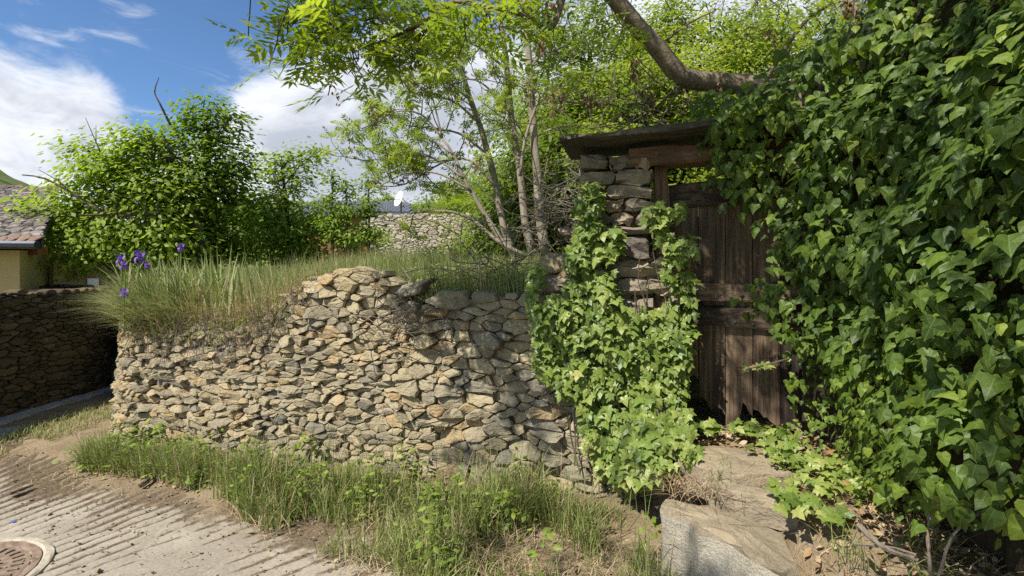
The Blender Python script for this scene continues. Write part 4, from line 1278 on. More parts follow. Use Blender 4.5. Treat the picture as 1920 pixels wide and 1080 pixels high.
# bright low plants right of the cap stones
mb = MB(); P = terr(1800, -1.4, 0.15, .30, 1.6); n = len(P); P[:, 2] += rng.uniform(.0, .20, n)
scatter(OVAL, P, np.array([0, -.2, .9]) + rand_dirs(n) * .6, rand_dirs(n) * [1, 1, .3], rng.uniform(.02, .05, n), np.clip(rng.normal(.6, .2, n), 0, 1), mb)
n = 500; u = rng.uniform(u_of_px(240), u_of_px(540), n); P = wall_map(u, np.array([topf(a / ASP) for a in u]) + rng.uniform(-.14, .04, n), rng.uniform(-.03, .06, n))
scatter(OVAL, P, np.array([0, -.6, .7]) + rand_dirs(n) * .6, rand_dirs(n) * [1, 1, .3] + [0, 0, -.3], rng.uniform(.014, .03, n), np.clip(rng.normal(.4, .2, n), 0, 1), mb)
mb.top('low_plants', M['weed'], kind='stuff')

# --- dead twigs: heaps on the wall dip and behind the pillar, roots hanging at the lip
def twigs(mb, n, cen, spread, ln, r0, flat=.5, sag=.15, dirs=None):
    for _ in range(n):
        p = cen + rng.normal(0, 1, 3) * spread; d_ = rand_dirs(1)[0] * [1, 1, flat] if dirs is None else dirs + rng.normal(0, .35, 3)
        L = rng.uniform(*ln); q = rng.normal(0, .14 * L, 3)
        V, F = tube(bez([p - d_ * L / 2, p + q, p + d_ * L / 2 - [0, 0, sag * L]], 6), np.linspace(r0, r0 * .4, 5 if False else len(bez([p, p + q, p + d_], 6))), 4, False)
        mb.add(V, F, .5)
mb = MB()
for (x, y, n) in ((770, 575, 30), (800, 590, 20), (740, 600, 14)):
    twigs(mb, n, gp(x, y, .02), [.14, .06, .05], (.15, .45), .0045)
for (x, y, off, n, sp) in ((1065, 385, 1.2, 70, .24), (1045, 430, 1.0, 50, .22), (1090, 335, 1.5, 30, .22), (905, 515, .6, 34, .16), (985, 480, .9, 26, .2)):
    twigs(mb, n, gp(x, y, off), [sp, sp * .6, sp * .7], (.25, .8), .006, .6)
for x in np.linspace(250, 560, 60):
    u = u_of_px(x + rng.uniform(-4, 4)); tp = topf(u / ASP)
    twigs(mb, 4 if rng.random() < .8 else 12, wall_map([u], [tp - rng.uniform(.0, .14)], [.02])[0], [.03, .02, .035], (.06, .2), .0028, 1, .5, np.array([.1, -.2, -.8]))
mb.top('dry_twigs', M['twig'], kind='stuff')

# --- litter by the steps and on the bank
def on_bank(n, x0, x1, y0, y1):
    x, y = rng.uniform(x0, x1, n), rng.uniform(y0, y1, n); return np.column_stack([x, y, bank(x, y) + .012])
mb = MB()
P = np.concatenate([on_bank(1700, 1.05, 2.1, 1.1, 2.7), on_bank(700, .95, 1.9, 2.6, 3.4), np.column_stack([rng.uniform(.82, 1.25, 420), rng.uniform(2.58, 2.9, 420), np.full(420, .40)])])
P = P[~((P[:, 2] < .43) & (P[:, 0] < 1.3) & (P[:, 1] > 1.95) & (P[:, 1] < 2.8))]
n = len(P); P[:, 2] += rng.uniform(0, .035, n)
scatter(OVAL, P, np.array([0, 0, 1.]) + rand_dirs(n) * .7, rand_dirs(n) * [1, 1, .25], rng.uniform(.02, .06, n), np.clip(rng.normal(.5, .25, n), 0, 1), mb)
P2 = verge_pts(900, 1.0); n = len(P2); scatter(OVAL, np.column_stack([P2, np.full(n, .025)]), np.array([0, 0, 1.]) + rand_dirs(n) * .5, rand_dirs(n) * [1, 1, .2], rng.uniform(.015, .045, n), np.clip(rng.normal(.6, .25, n), 0, 1), mb)
n = 350; x = rng.uniform(-1.9, .6, n); P = np.column_stack([x, wall_y(x) - rng.uniform(.5, 1.25, n), np.full(n, .018)]); scatter(OVAL, P, np.array([0, 0, 1.]) + rand_dirs(n) * .4, rand_dirs(n) * [1, 1, .1], rng.uniform(.006, .022, n), np.clip(rng.normal(.5, .2, n), 0, 1), mb)
P = np.concatenate([on_bank(900, 1.0, 2.0, 1.1, 2.9), np.column_stack([rng.uniform(.82, 1.2, 220), rng.uniform(2.58, 2.9, 220), np.full(220, .40)])]); n = len(P)
blades(P, rng.uniform(.05, .24, n), .004, hdir(n), rng.uniform(1.0, 2.4, n), np.clip(rng.normal(.6, .25, n), 0, 1), mb)
n = 900; x = rng.uniform(-.9, .7, n); P = np.column_stack([x, wall_y(x) - rng.uniform(.45, 1.15, n), np.full(n, .02)])
blades(P, rng.uniform(.05, .2, n), .0035, hdir(n), rng.uniform(1.2, 2.4, n), np.clip(rng.normal(.75, .2, n), 0, 1), mb)
mb.top('dead_leaves', M['dry'], kind='stuff')
mb = MB(); gl = []
for _ in range(900):
    x = rng.uniform(-3.4, .6); y = wall_y(x) - rng.uniform(.35, 1.5)
    if rng.random() < .5: x = rng.uniform(-4.6, -2.0); y = 3.92 - .5 * (x + 3.3) + rng.normal(.1, .35)
    s = rng.uniform(.004, .014) * (1.8 if rng.random() < .06 else 1); Vb, Fb = box_rough((x, y, .012), (s * 1.4, s, s * .7), rot=rng.uniform(0, 3), jit=s * .15, seg=1, round_=.3); mb.add(Vb, Fb, float(np.clip(rng.normal(.5, .2), 0, 1)))
o = mb.top('gravel', M['stone'], kind='stuff'); add_grain(o, (0, 0, 1))
# green tufts by the steps
mb = MB()
for (x, y, z_, n, h_) in ((1.12, 2.72, .46, 110, .17), (.78, 2.45, .0, 60, .3), (.72, 2.3, .0, 60, .3), (1.32, 2.0, .45, 50, .2), (1.45, 1.75, .5, 40, .16), (1.6, 2.0, .5, 40, .2), (1.5, 1.5, .5, 30, .2)):
    P = np.array([x, y, z_]) + rng.normal(0, [.05, .05, 0], (n, 3)); blades(P, rng.uniform(.4, 1.1, n) * h_, .0045, hdir(n), rng.uniform(.3, 1.4, n), np.clip(rng.normal(.4, .15, n), 0, 1), mb)
mb.top('grass_tufts', M['grass'], kind='stuff')

# --- sticks
def stick(label, pts, r, mat=M['twig'], extra=()):
    V, F = tube(bez(pts, 12), np.linspace(r, r * .6, len(bez(pts, 12))), 7); mb = MB(); mb.add(V + rng.normal(0, r * .12, V.shape), F)
    for e in extra:
        V, F = tube(bez(e, 6), np.linspace(r * .5, r * .25, len(bez(e, 6))), 5); mb.add(V, F)
    return mb.top('fallen_branch', mat, kind='thing', label=label, cat='branch', base=np.asarray(pts[0]))
def gnd(x, y, z_=0.03): Y_ = (CAMZ - z_) * FPX / (y - HOR); return px(x, y, Y_)
stick('broken stick lying at the edge of the weeds by the raked road', [gnd(262, 912), gnd(280, 897, .05), gnd(298, 880, .05)], .014, M['bark_dark'], [[gnd(268, 912), gnd(292, 893, .05)]])
stick('flat dark stick lying on the dirt by the left frame edge', [gnd(18, 926), gnd(40, 918), gnd(60, 910)], .010, M['bark_dark'])
stick('pale forked dead branch lying in the litter below the big ivy', [px(1610, 985, 1.95), px(1655, 1025, 1.85), px(1720, 1050, 1.8)], .012, M['twig'], [[px(1600, 1020, 1.9), px(1680, 1028, 1.86), px(1780, 1062, 1.8)]])
stick('thin upright dead stem standing in front of the ivy foot', [px(1745, 1075, 1.7), px(1740, 1000, 1.72), px(1748, 930, 1.75)], .006)
stick('thin curved dead stem leaning against the ivy', [px(1760, 1080, 1.6), px(1790, 1000, 1.6), px(1870, 940, 1.6)], .005, M['twig'], [[px(1790, 1000, 1.6), px(1850, 900, 1.62), px(1840, 870, 1.62)]])
# bottle cap
Vc, Fc = lathe([(.009, 0), (.0095, .005), (.001, .006)], gnd(25, 978, .01), 14)
top('bottle_cap', Vc, Fc, M['blue'], 'thing', label='tiny blue bottle cap on the raked concrete above the manhole', cat='bottle cap')

# ------------------------------------------------------------------ irises and a dandelion
def iris(x, y, Y_, label, s=1.0):
    p = px(x, y, Y_); b = p - [0, 0, .34]
    r = thing('iris', label, 'flower', b, 'purple irises on the corner of the wall')
    V, F = tube(bez([b, p + rng.normal(0, .015, 3) - [0, 0, .15], p - [0, 0, .02]], 8), .006, 5); part('stem', V, F, M['weed'], r, .5)
    for k in range(6):
        a = k * np.pi / 3 + rng.uniform(-.2, .2); o3 = np.array([math.cos(a), math.sin(a), 0]); upk = k % 2
        mb = MB(); nl = 5
        for q in range(nl):
            tt = q / (nl - 1); wdt = .017 * s * math.sin(math.pi * (.15 + .8 * tt)); c_ = p + o3 * (.03 * s * math.sin(tt * 2.0)) + np.array([0, 0, (.045 * tt if upk else .015 * tt - .06 * tt ** 2) * s])
            sd = np.array([-o3[1], o3[0], 0]); c2 = c_ - o3 * .006
            mb.V += [np.array([c_ - sd * wdt, c2, c_ + sd * wdt]) + rng.normal(0, .002, (3, 3))]
        V = np.concatenate(mb.V); F = np.array([[3 * i + j, 3 * i + j + 1, 3 * i + j + 4, 3 * i + j + 3] for i in range(nl - 1) for j in (0, 1)])
        part('petal', V, F, M['iris'], r, float(rng.uniform(.1, .9)))
iris(226, 487, 4.35, 'purple iris leftmost of those above the wall corner')
iris(232, 498, 4.30, 'purple iris just below the leftmost flower head', .8)
iris(262, 482, 4.30, 'largest purple iris head on the corner of the wall', 1.25)
iris(276, 498, 4.30, 'small half open purple iris beside the largest flower head', .6)
iris(339, 464, 4.40, 'single purple iris standing above the long grass away from the others', .8)
iris(233, 550, 4.25, 'purple iris hanging lowest by the wall corner', .9)
r = thing('dandelion', 'small yellow flower in the weeds at the foot of the wall', 'flower', gnd(349, 880)); p = gnd(349, 880) + [0, 0, .18]
V, F = tube(bez([gnd(349, 880), p], 4), .003, 4); part('stem', V, F, M['weed'], r, .5)
mb = MB(); n = 26; dd = rand_dirs(n) * [1, 1, .3] + [0, 0, .35]; scatter([DIAMOND], np.repeat(p[None], n, 0), rand_dirs(n), dd, .024, rng.random(n), mb); mb.part('petals', M['yellow'], r)

# ------------------------------------------------------------------ ivy
def ivy(name, label, base, tmpls, mat, pos, nrm, tip, size, tone, keep=300, group=None, stems=()):
    root = thing(name, label, 'ivy', base, group)
    base = np.asarray(base, float)
    score = size / pos[:, 1] * np.where((to_px(pos)[0] > 0) & (to_px(pos)[0] < 1960) & (to_px(pos)[1] > -40), 1, .2) * (1 + np.argsort(np.argsort(-(pos * nrm).sum(1))) * 0)
    order = np.argsort(-score); K = order[:keep]; rest = order[keep:]
    lib = {}
    Fr = frames(nrm, tip)
    for n_, i in enumerate(K):
        key = (n_ % len(tmpls), int(np.clip(tone[i], 0, .999) * 5))
        if key not in lib:
            V, F, U = tmpls[key[0]]; lib[key] = mesh_data('ivy_leaf', V, F, mat, key[1] / 5 + .1, U)
        o = link('leaf', lib[key], root)
        Mx = Matrix.Identity(4)
        for a in range(3):
            for b in range(3): Mx[a][b] = Fr[i][a, b] * size[i]
        Mx.translation = Vector(pos[i] - base); o.matrix_basis = Mx
    if len(rest):
        mb = scatter(tmpls, pos[rest], nrm[rest], tip[rest], size[rest], tone[rest]); mb.part('foliage', mat, root, kind='stuff', uv=True)
    if stems:
        mb = MB()
        for s_ in stems:
            V, F = tube(s_, np.linspace(.006, .003, len(s_)), 5, False); mb.add(V, F)
        mb.part('stem', M['bark_dark'], root, kind='stuff')
    return root


IP = bez([(1.00, 2.96), (1.14, 2.88), (1.46, 2.78), (1.56, 2.4), (1.56, 1.9), (1.46, 1.45), (1.36, 1.0), (1.36, .3), (1.4, -.5)], 200)
ia = np.concatenate([[0], np.cumsum(np.linalg.norm(np.diff(IP, axis=0), axis=1))])
it = np.gradient(IP, axis=0); it /= np.linalg.norm(it, axis=1)[:, None]; inr = np.column_stack([it[:, 1], -it[:, 0]])
EDGE_L = [(150, 1420), (185, 1290), (215, 1262), (245, 1300), (262, 1322), (300, 1345), (360, 1362), (390, 1400), (430, 1432), (500, 1452), (540, 1425), (565, 1405), (600, 1430), (650, 1462), (700, 1470), (760, 1490), (840, 1480), (870, 1400), (900, 1440), (940, 1500), (975, 1560), (1000, 1640), (1010, 1800), (1025, 1920)]
TOPE = [(1200, 230), (1290, 185), (1400, 165), (1460, 118), (1560, 60), (1650, -10), (1700, -80)]


def ivy_ok(x, y, j=14):
    xl = np.interp(y, [e[0] for e in EDGE_L], [e[1] for e in EDGE_L]); yt = np.interp(x, [e[0] for e in TOPE], [e[1] for e in TOPE])
    return (x > xl + rng.normal(0, j, len(x))) & (y > yt + rng.normal(0, j, len(x))) & (y < np.interp(x, [1380, 1500, 1600, 1750, 1920], [880, 895, 930, 965, 990]) + rng.normal(0, 12, len(x)))


def bulge(u, z): return .15 * fbm(u * 1.3, z * 1.6, 4) * 2 + .10 * fbm(u * 3.5, z * 4, 8) * 2 + .08 * sstep(1.3, .6, z) * sstep(.8, 1.5, u)


def ivy_layer(n, depth, thin=0.0):
    u = rng.uniform(0, ia[-1], n); z = rng.uniform(.40, 3.35, n)
    fx, fy = np.interp(u, ia, IP[:, 0]), np.interp(u, ia, IP[:, 1]); nx, ny = np.interp(u, ia, inr[:, 0]), np.interp(u, ia, inr[:, 1])
    off = bulge(u, z) - depth
    e = .03; gu = (bulge(u + e, z) - bulge(u - e, z)) / (2 * e); gz = (bulge(u, z + e) - bulge(u, z - e)) / (2 * e)
    tx, ty = np.interp(u, ia, it[:, 0]), np.interp(u, ia, it[:, 1])
    pos = np.column_stack([fx + nx * off, fy + ny * off, z])
    nrm = np.column_stack([nx - tx * gu, ny - ty * gu, -gz])
    X_, Y_ = to_px(np.column_stack([pos[:, 0], np.maximum(pos[:, 1], .3), pos[:, 2]]))
    k = np.where(pos[:, 1] > .6, ivy_ok(X_, Y_), True)
    k &= ~((pos[:, 1] > 2.0) & (pos[:, 2] < bank(pos[:, 0], pos[:, 1]) + .03))
    return pos[k], nrm[k], u[k]


pos, nrm, uu_ = [], [], []
for n, dpt in ((5000, .0), (5400, .05), (5200, .11), (4000, .18)):
    a, b, c = ivy_layer(n, dpt); pos.append(a); nrm.append(b); uu_.append(c)
pos, nrm, uu_ = np.concatenate(pos), np.concatenate(nrm), np.concatenate(uu_); n = len(pos)
pos += rng.normal(0, .018, pos.shape)
low = sstep(1.45, .75, pos[:, 2]) * sstep(2.1, 1.0, uu_)
size = (.028 + .052 * rng.random(n) ** 1.15) * (1 + .05 * sstep(1.0, 2.2, uu_)) * (1 - .36 * low)
nn = nrm / np.linalg.norm(nrm, axis=1)[:, None] * 1.0 + np.array([-.1, -.25, .38]) + rand_dirs(n) * .58
tip = np.array([0, 0, -1.0]) + rand_dirs(n) * .45 + nrm * .25
tone = np.clip(rng.normal(.40, .17, n) + .22 * low + .35 * np.clip(fbm(pos[:, 1] * 2.2, pos[:, 2] * 2.2, 5), -.3, 1) + .30 * (rng.random(n) < .12), 0, .97)
ivy('ivy', 'huge dark glossy ivy mass covering the wall beside the plank door', (1.6, 2.0, .5), IVY_BIG, M['ivy'], pos, nn, tip, size, tone)

# bright ivy on the pillar and the wall below it
def inside_poly(x, y, P):
    P = np.array(P); c = np.zeros(len(x), bool); j = len(P) - 1
    for i in range(len(P)):
        q = ((P[i, 1] > y) != (P[j, 1] > y)) & (x < (P[j, 0] - P[i, 0]) * (y - P[i, 1]) / (P[j, 1] - P[i, 1] + 1e-9) + P[i, 0]); c ^= q; j = i
    return c


def wall_ivy(poly, n, off0, sz, tonem, keep, name, label, tmpl=IVY_LOBE, belly=None, mat=None, stems=()):
    P = np.array(poly, float); x = rng.uniform(P[:, 0].min() - 10, P[:, 0].max() + 10, n); y = rng.uniform(P[:, 1].min() - 10, P[:, 1].max() + 10, n)
    k = inside_poly(x + rng.normal(0, 5, n), y + rng.normal(0, 5, n), poly) & (fbm(x / 26, y / 26, 4) + .30 + .35 * rng.random(n) > .22); x, y = x[k], y[k]; n = len(x)
    offs = off0 - rng.uniform(.0, .13, n) - .07 * (fbm(x / 60, y / 60, 2) + .3)
    if belly: offs -= belly(x, y)
    pos = np.array([gp(a, b, c) for a, b, c in zip(x, y, offs)])
    g = .02
    nn = np.array([WN[0], WN[1], 0]) * .75 + np.array([0, 0, .5]) + rand_dirs(n) * .5
    tip = np.array([0, 0, -1.]) + rand_dirs(n) * .6 + np.array([WN[0], WN[1], 0]) * .3
    tone = np.clip(rng.normal(tonem, .17, n) + .35 * fbm(x / 45, y / 45, 9), 0, .93); tone[rng.random(n) < .006] = 1.0
    return ivy(name, label, pos[np.argmax(pos[:, 2] * -1)], tmpl, mat or M['ivy_small'], pos, nn, tip, rng.uniform(sz * .45, sz * 1.3, n), tone, keep, stems=stems)


POLY = [(1092, 342), (1140, 345), (1130, 395), (1118, 410), (1124, 428), (1160, 424), (1162, 470), (1146, 520), (1152, 575), (1190, 590), (1238, 580), (1262, 590), (1284, 640), (1286, 700), (1280, 750), (1292, 800), (1306, 850), (1285, 872), (1262, 880), (1215, 905), (1165, 895), (1125, 870), (1098, 800), (1085, 745), (1040, 725), (1008, 690), (1002, 610), (990, 530), (996, 495), (1014, 500), (1024, 545), (1060, 560), (1068, 470), (1085, 425), (1080, 390)]
pst = []
for k in range(16):
    x = rng.uniform(1085, 1270); ys = np.linspace(880, rng.uniform(430, 640), 9); xs_ = x + np.cumsum(rng.normal(0, 9, 9)) - (880 - ys) * .12
    pst.append(bez([gp(a, b, -.09 - .22 * float(sstep(700, 860, b) * sstep(1120, 1230, a))) + rng.normal(0, .012, 3) for a, b in zip(xs_, ys)], 24))
wall_ivy(POLY, 8200, -.02, .066, .42, 300, 'ivy', 'bright green small leaved ivy pouring down the gate pillar and wall', belly=lambda x, y: .30 * sstep(700, 860, y) * sstep(1120, 1230, x), stems=pst)
POST = [(1212, 388), (1240, 374), (1274, 388), (1270, 400), (1252, 410), (1270, 450), (1300, 440), (1305, 460), (1282, 500), (1300, 530), (1298, 600), (1296, 650), (1270, 640), (1256, 560), (1246, 470), (1222, 420), (1208, 410)]
wall_ivy(POST, 1100, .05, .062, .38, 200, 'ivy', 'thin ivy climbing the wooden door post beside the dark planks')
wall_ivy([(1085, 800), (1120, 800), (1160, 870), (1230, 905), (1235, 960), (1205, 935), (1150, 900), (1110, 880)], 420, -.03, .055, .55, 120, 'ivy', 'loose trailing ivy strands low on the wall above the weeds')
# ground ivy below the door and at the step
def ground_ivy(label, pts, n, spread, sz, tonem):
    pos = []
    for (x, y, z_) in pts: pos.append(np.array([x, y, z_]) + rng.normal(0, spread, (n, 3)) * [1, 1, .35] + [0, 0, .03])
    pos = np.concatenate(pos); n = len(pos); pos[:, 2] = np.maximum(pos[:, 2], bank(pos[:, 0], pos[:, 1]) + .03)
    nn = np.array([-.2, -.35, .9]) + rand_dirs(n) * .5
    return ivy('ivy', label, pos[0], IVY_LOBE, M['ivy_small'], pos, nn, rand_dirs(n) * [1, 1, .2] + [0, -.5, -.2], rng.uniform(sz * .6, sz * 1.2, n), np.clip(rng.normal(tonem, .15, n), 0, .95), 150)
ground_ivy('low ivy growing under the ragged bottom of the door', [(1.24, 3.20, .57), (1.42, 3.14, .57), (1.56, 3.05, .57), (1.50, 3.1, .57)], 20, .045, .065, .36)
ground_ivy('small bright ivy patch spilling over the step edge stone', [(1.46, 2.72, .56), (1.52, 2.62, .56), (1.60, 2.50, .56), (1.45, 2.44, .52), (1.62, 2.35, .56)], 40, .075, .05, .55)
ground_ivy('little leafy shoots beside the schist tread', [(1.27, 2.30, .50), (1.34, 2.22, .50), (1.30, 2.38, .5)], 16, .035, .07, .4)
# a single shoot reaching across the planks
sp_ = bez([px(1480, 672, 2.86), px(1440, 683, 2.86), px(1410, 690, 2.87), px(1384, 689, 2.88)], 14); n = 16
ps = sp_[rng.integers(0, len(sp_), n)]; ivy('ivy_shoot', 'pale young ivy shoot reaching across the plank door', sp_[0], IVY_LOBE, M['ivy_small'], ps, np.array([-.2, -.7, .6]) + rand_dirs(n) * .4, rand_dirs(n), rng.uniform(.025, .05, n), np.full(n, .85), 16, stems=[sp_])

# ------------------------------------------------------------------ trees
def leaf_clusters(cl, per, sig, size, tmpl, tone0, mb, centre=None, droop=.45, upb=.50):
    N = len(cl); idx = np.repeat(np.arange(N), per); n = len(idx)
    q = rng.normal(0, 1, (n, 3)) * sig * [1.05, 1.05, .62]; pos = cl[idx] + q
    o3 = q / (np.linalg.norm(q, axis=1)[:, None] + 1e-6)
    cm = cl.mean(0) - [0, 0, .4]; sh_ = pos - cm; sh_ /= np.linalg.norm(sh_, axis=1)[:, None] + .3
    nn = np.array([0, 0, upb]) + rand_dirs(n) * .72 + o3 * .2 + SUN * .45 + sh_ * .5
    tip = o3 * [1, 1, .4] + rand_dirs(n) * .4 - [0, 0, droop]
    ct = rng.normal(0, .10, N)[idx]
    return scatter(tmpl, pos, nn, tip, rng.uniform(.65, 1.2, n) * size, np.clip(tone0 + ct + rng.normal(0, .13, n), 0, 1), mb)


def skeleton(trunk, r0, lobes, ncl, mbw, twr=.006, surf=.45, sides=8):
    """trunk path, limbs into each lobe, twigs to each leaf cluster; returns cluster centres"""
    tp = bez(trunk, 18); rad = np.linspace(r0, r0 * .3, len(tp)); V, F = tube(tp, rad, sides); mbw.add(V, F)
    nodes = [(p, r) for p, r in zip(tp, rad)]
    vols = np.array([np.prod(l[1]) for l in lobes]); vols = vols ** .75; vols /= vols.sum(); cls = []
    tw = MB()
    for (c, rr), fr in zip(lobes, vols):
        c, rr = np.array(c), np.array(rr)
        cand = [(np.linalg.norm(c - p) + 1.2 * max(0, p[2] - c[2] + .3), p, r) for p, r in nodes[:len(tp)]]; _, p, r = min(cand, key=lambda q: q[0])
        L = bez([p, (p + c) / 2 + rng.normal(0, .12, 3) - [0, 0, .05], c + [0, 0, rr[2] * .45]], 9); rl_ = np.linspace(min(r * .7, r0 * .55), .008, len(L)); V, F = tube(L, rl_, 6, False); mbw.add(V, F)
        k = max(3, int(round(ncl * fr))); dv = rand_dirs(k); cc = c + dv * rr * (rng.random(k) ** surf)[:, None]
        for q in cc:
            j = np.argmin(((L - q) ** 2).sum(1) + .6 * np.maximum(0, L[:, 2] - q[2])); s_ = L[max(0, j - 1)]
            V, F = tube(bez([s_, (s_ + q) / 2 + rng.normal(0, .05, 3), q], 5), np.linspace(twr, twr * .35, len(bez([s_, q, q + 1], 5))), 3, False); tw.add(V, F)
        cls.append(cc)
    return np.concatenate(cls), tw


def bushy(name, label, cat, base, trunk, r0, lobes, ncl, per, sig, size, mat, bark, tone=.5, tmpl=(DIAMOND,), group=None, surf=.45, twr=.006):
    r = thing(name, label, cat, base, group); mw = MB()
    cl, tw = skeleton(trunk, r0, lobes, ncl, mw, twr, surf)
    mw.part('trunk', bark, r, smooth=True); tw.part('twigs', bark, r, kind='stuff')
    mb = MB(); leaf_clusters(cl, per, sig, size, list(tmpl), tone, mb); mb.part('crown', mat, r, kind='stuff')
    return r


def PL(x, y, Y_, rx, ry, rd=None):
    s_ = Y_ / FPX; return (px(x, y, Y_), (rx * s_, (rd or (rx + ry) / 2) * s_, ry * s_))


SH = (DIAMOND, OVAL[0])
bt = px(385, 500, 8.6); bt[2] = 1.0
lt_ = bushy('broadleaf_tree', 'big bushy bright green tree overhanging the lane and slate roof', 'tree', bt, [bt, px(375, 440, 8.6), px(350, 380, 8.6), px(330, 310, 8.6)], .10,
      [PL(120, 405, 8.0, 75, 70), PL(65, 430, 7.8, 36, 30), PL(150, 470, 7.7, 80, 36), PL(200, 345, 8.3, 95, 70), PL(150, 290, 8.3, 30, 28), PL(255, 280, 8.4, 50, 40), PL(245, 250, 8.4, 24, 20), PL(300, 360, 8.5, 100, 75), PL(310, 280, 8.7, 40, 45),
       PL(275, 440, 8.1, 95, 50), PL(200, 495, 7.9, 50, 22), PL(350, 430, 9.2, 70, 55), PL(330, 480, 8.6, 90, 26), PL(420, 470, 9.4, 70, 30), PL(225, 300, 8.3, 30, 34), PL(170, 310, 8.2, 20, 30), PL(275, 250, 8.4, 14, 22), PL(300, 255, 8.5, 14, 26)], 560, 27, .155, .105, M['maple'], M['bark_dark'], .48, SH)
bt = px(400, 500, 9.0); bt[2] = 1.1
bushy('broadleaf_tree', 'tallest upright bright green tree rising right behind the bushy lane tree', 'tree', bt, [bt, px(398, 420, 9), px(392, 330, 9), px(390, 240, 9)], .09,
      [PL(385, 330, 9, 70, 70), PL(390, 255, 9, 52, 40), PL(365, 205, 9, 20, 26), PL(402, 205, 9, 20, 26), PL(436, 225, 9, 20, 22), PL(345, 250, 9, 30, 25), PL(440, 320, 9, 30, 40), PL(420, 410, 9.2, 70, 70), PL(350, 215, 9, 10, 18), PL(383, 195, 9, 9, 16), PL(430, 260, 9, 24, 16), PL(452, 290, 9, 16, 12)], 310, 23, .15, .105, M['maple'], M['bark_dark'], .47, SH)
bt = px(545, 500, 10.5); bt[2] = 1.2
bushy('broadleaf_tree', 'medium light green tree standing between the tallest tree and the slate house', 'tree', bt, [bt, px(540, 430, 10.5), px(535, 370, 10.5), px(530, 320, 10.5)], .07,
      [PL(520, 350, 10.5, 50, 45), PL(500, 310, 10.5, 22, 22), PL(528, 305, 10.5, 20, 22), PL(572, 320, 10.5, 26, 45), PL(580, 290, 10.5, 12, 14), PL(480, 400, 10.3, 50, 60), PL(550, 420, 10.4, 80, 55), PL(610, 420, 10.6, 35, 35), PL(500, 465, 10.6, 60, 30), PL(570, 468, 10.6, 60, 26), PL(545, 300, 10.5, 8, 20), PL(515, 300, 10.5, 8, 18), PL(592, 300, 10.5, 8, 24)], 310, 23, .15, .105, M['maple'], M['bark_dark'], .52, SH)
for x, yt, lab in ((622, 320, 'slender leafy sapling just left of the slate roof'), (648, 338, 'slender leafy sapling crossing the left end of the slate roof'), (690, 330, 'thin sapling with brown seed heads standing over the slate roof')):
    bt = px(x, 480, 9.5); bt[2] = 1.3
    bushy('sapling', lab, 'tree', bt, [bt, px(x + 2, 420, 9.5), px(x, yt, 9.5)], .03, [PL(x, y_, 9.5, 16 if y_ < 380 else 26, 22) for y_ in range(yt + 16, 455, 44)], 50, 20, .09, .08, M['maple'], M['bark_dark'], .45, SH)
bt = px(700, 500, 11.5); bt[2] = 1.4
bushy('shrub', 'round green shrub at the left corner of the stone cottage', 'shrub', bt, [bt, px(690, 440, 11.5)], .03, [PL(690, 450, 11.5, 36, 28), PL(655, 460, 11.3, 40, 26)], 80, 24, .10, .08, M['maple'], M['bark_dark'], .42, SH)
bt = px(800, 470, 13); bt[2] = 1.6
bushy('shrub', 'pale leafy shrub growing along the top of the stone cottage wall', 'shrub', px(800, 440, 15.5), [px(860, 440, 15.5), px(810, 415, 15.5), px(760, 412, 15.5)], .03, [PL(770, 415, 15.5, 30, 12), PL(815, 420, 15.5, 36, 14), PL(850, 412, 15.5, 24, 14)], 8, 14, .09, .08, M['ash'], M['bark_dark'], .55, SH)
# dead snags on the lane tree
for pts, rr in (([px(300, 400, 8.0), px(205, 400, 7.8), px(145, 368, 7.7), px(85, 335, 7.6), px(42, 328, 7.6)], .035), ([px(205, 404, 7.8), px(150, 375, 7.7), px(110, 340, 7.6), px(72, 318, 7.6)], .018), ([px(205, 402, 7.8), px(120, 405, 7.6), px(80, 408, 7.6)], .016), ([px(320, 235, 8.6), px(300, 195, 8.5), px(290, 172, 8.5), px(298, 145, 8.5)], .022), ([px(190, 290, 8.3), px(178, 262, 8.3), px(160, 220, 8.3)], .014), ([px(180, 270, 8.3), px(180, 235, 8.3)], .010),
               ([px(190, 405, 7.75), px(185, 450, 7.7), px(160, 485, 7.7)], .011)):
    q = bez(pts, 14); V, F = tube(q, np.linspace(rr, rr * .25, len(q)), 6); part('dead_branch', V, F, M['bark_dark'], lt_)

# woodland on the slope behind the gate
k = 0
for (x, Y_, yt) in ((1000, 10.5, 150), (1060, 8.6, 240), (1100, 11, 40), (1170, 9.4, 120), (1230, 11.5, 20), (1290, 9.2, 90), (1340, 11, -20), (1400, 9.6, 60), (1450, 12, -60), (1530, 10, 30), (1600, 12, -60), (1690, 10.5, 0), (1150, 14, 0), (1040, 14, 120), (1800, 11, -60), (985, 8.3, 330), (1080, 7.6, 300), (1020, 12, 60), (1130, 7.9, 250)):
    X_ = (x - 960) / FPX * Y_; b = np.array([X_, Y_, float(plateau(X_, Y_)) - .1]); tz = px(x, yt, Y_)[2]; H_ = tz - b[2]; s_ = Y_ / FPX
    lobes = []
    for q in range(9):
        f_ = .22 + .78 * q / 8; rad = (1.15 - .75 * abs(f_ - .45)) * H_ * .20 + .25
        lobes.append((b + [rng.normal(0, rad * .75), rng.normal(0, rad * .6), H_ * f_ - rad * .5], (rad, rad, rad * .8)))
    gap = 1 if x not in (1400, 1450, 1530) else .62
    bushy('woodland_tree', 'slim leafy tree among the dense wood on the slope behind the gate', 'tree', b, [b, b + [rng.normal(0, .15), 0, H_ * .5], b + [rng.normal(0, .3), 0, H_ * .95]], .085, lobes, int(400 * gap), 34, .15, .10, M['wood_leaf'], M['bark_dark'], .52, SH, 'woodland trees on the slope behind the gate')
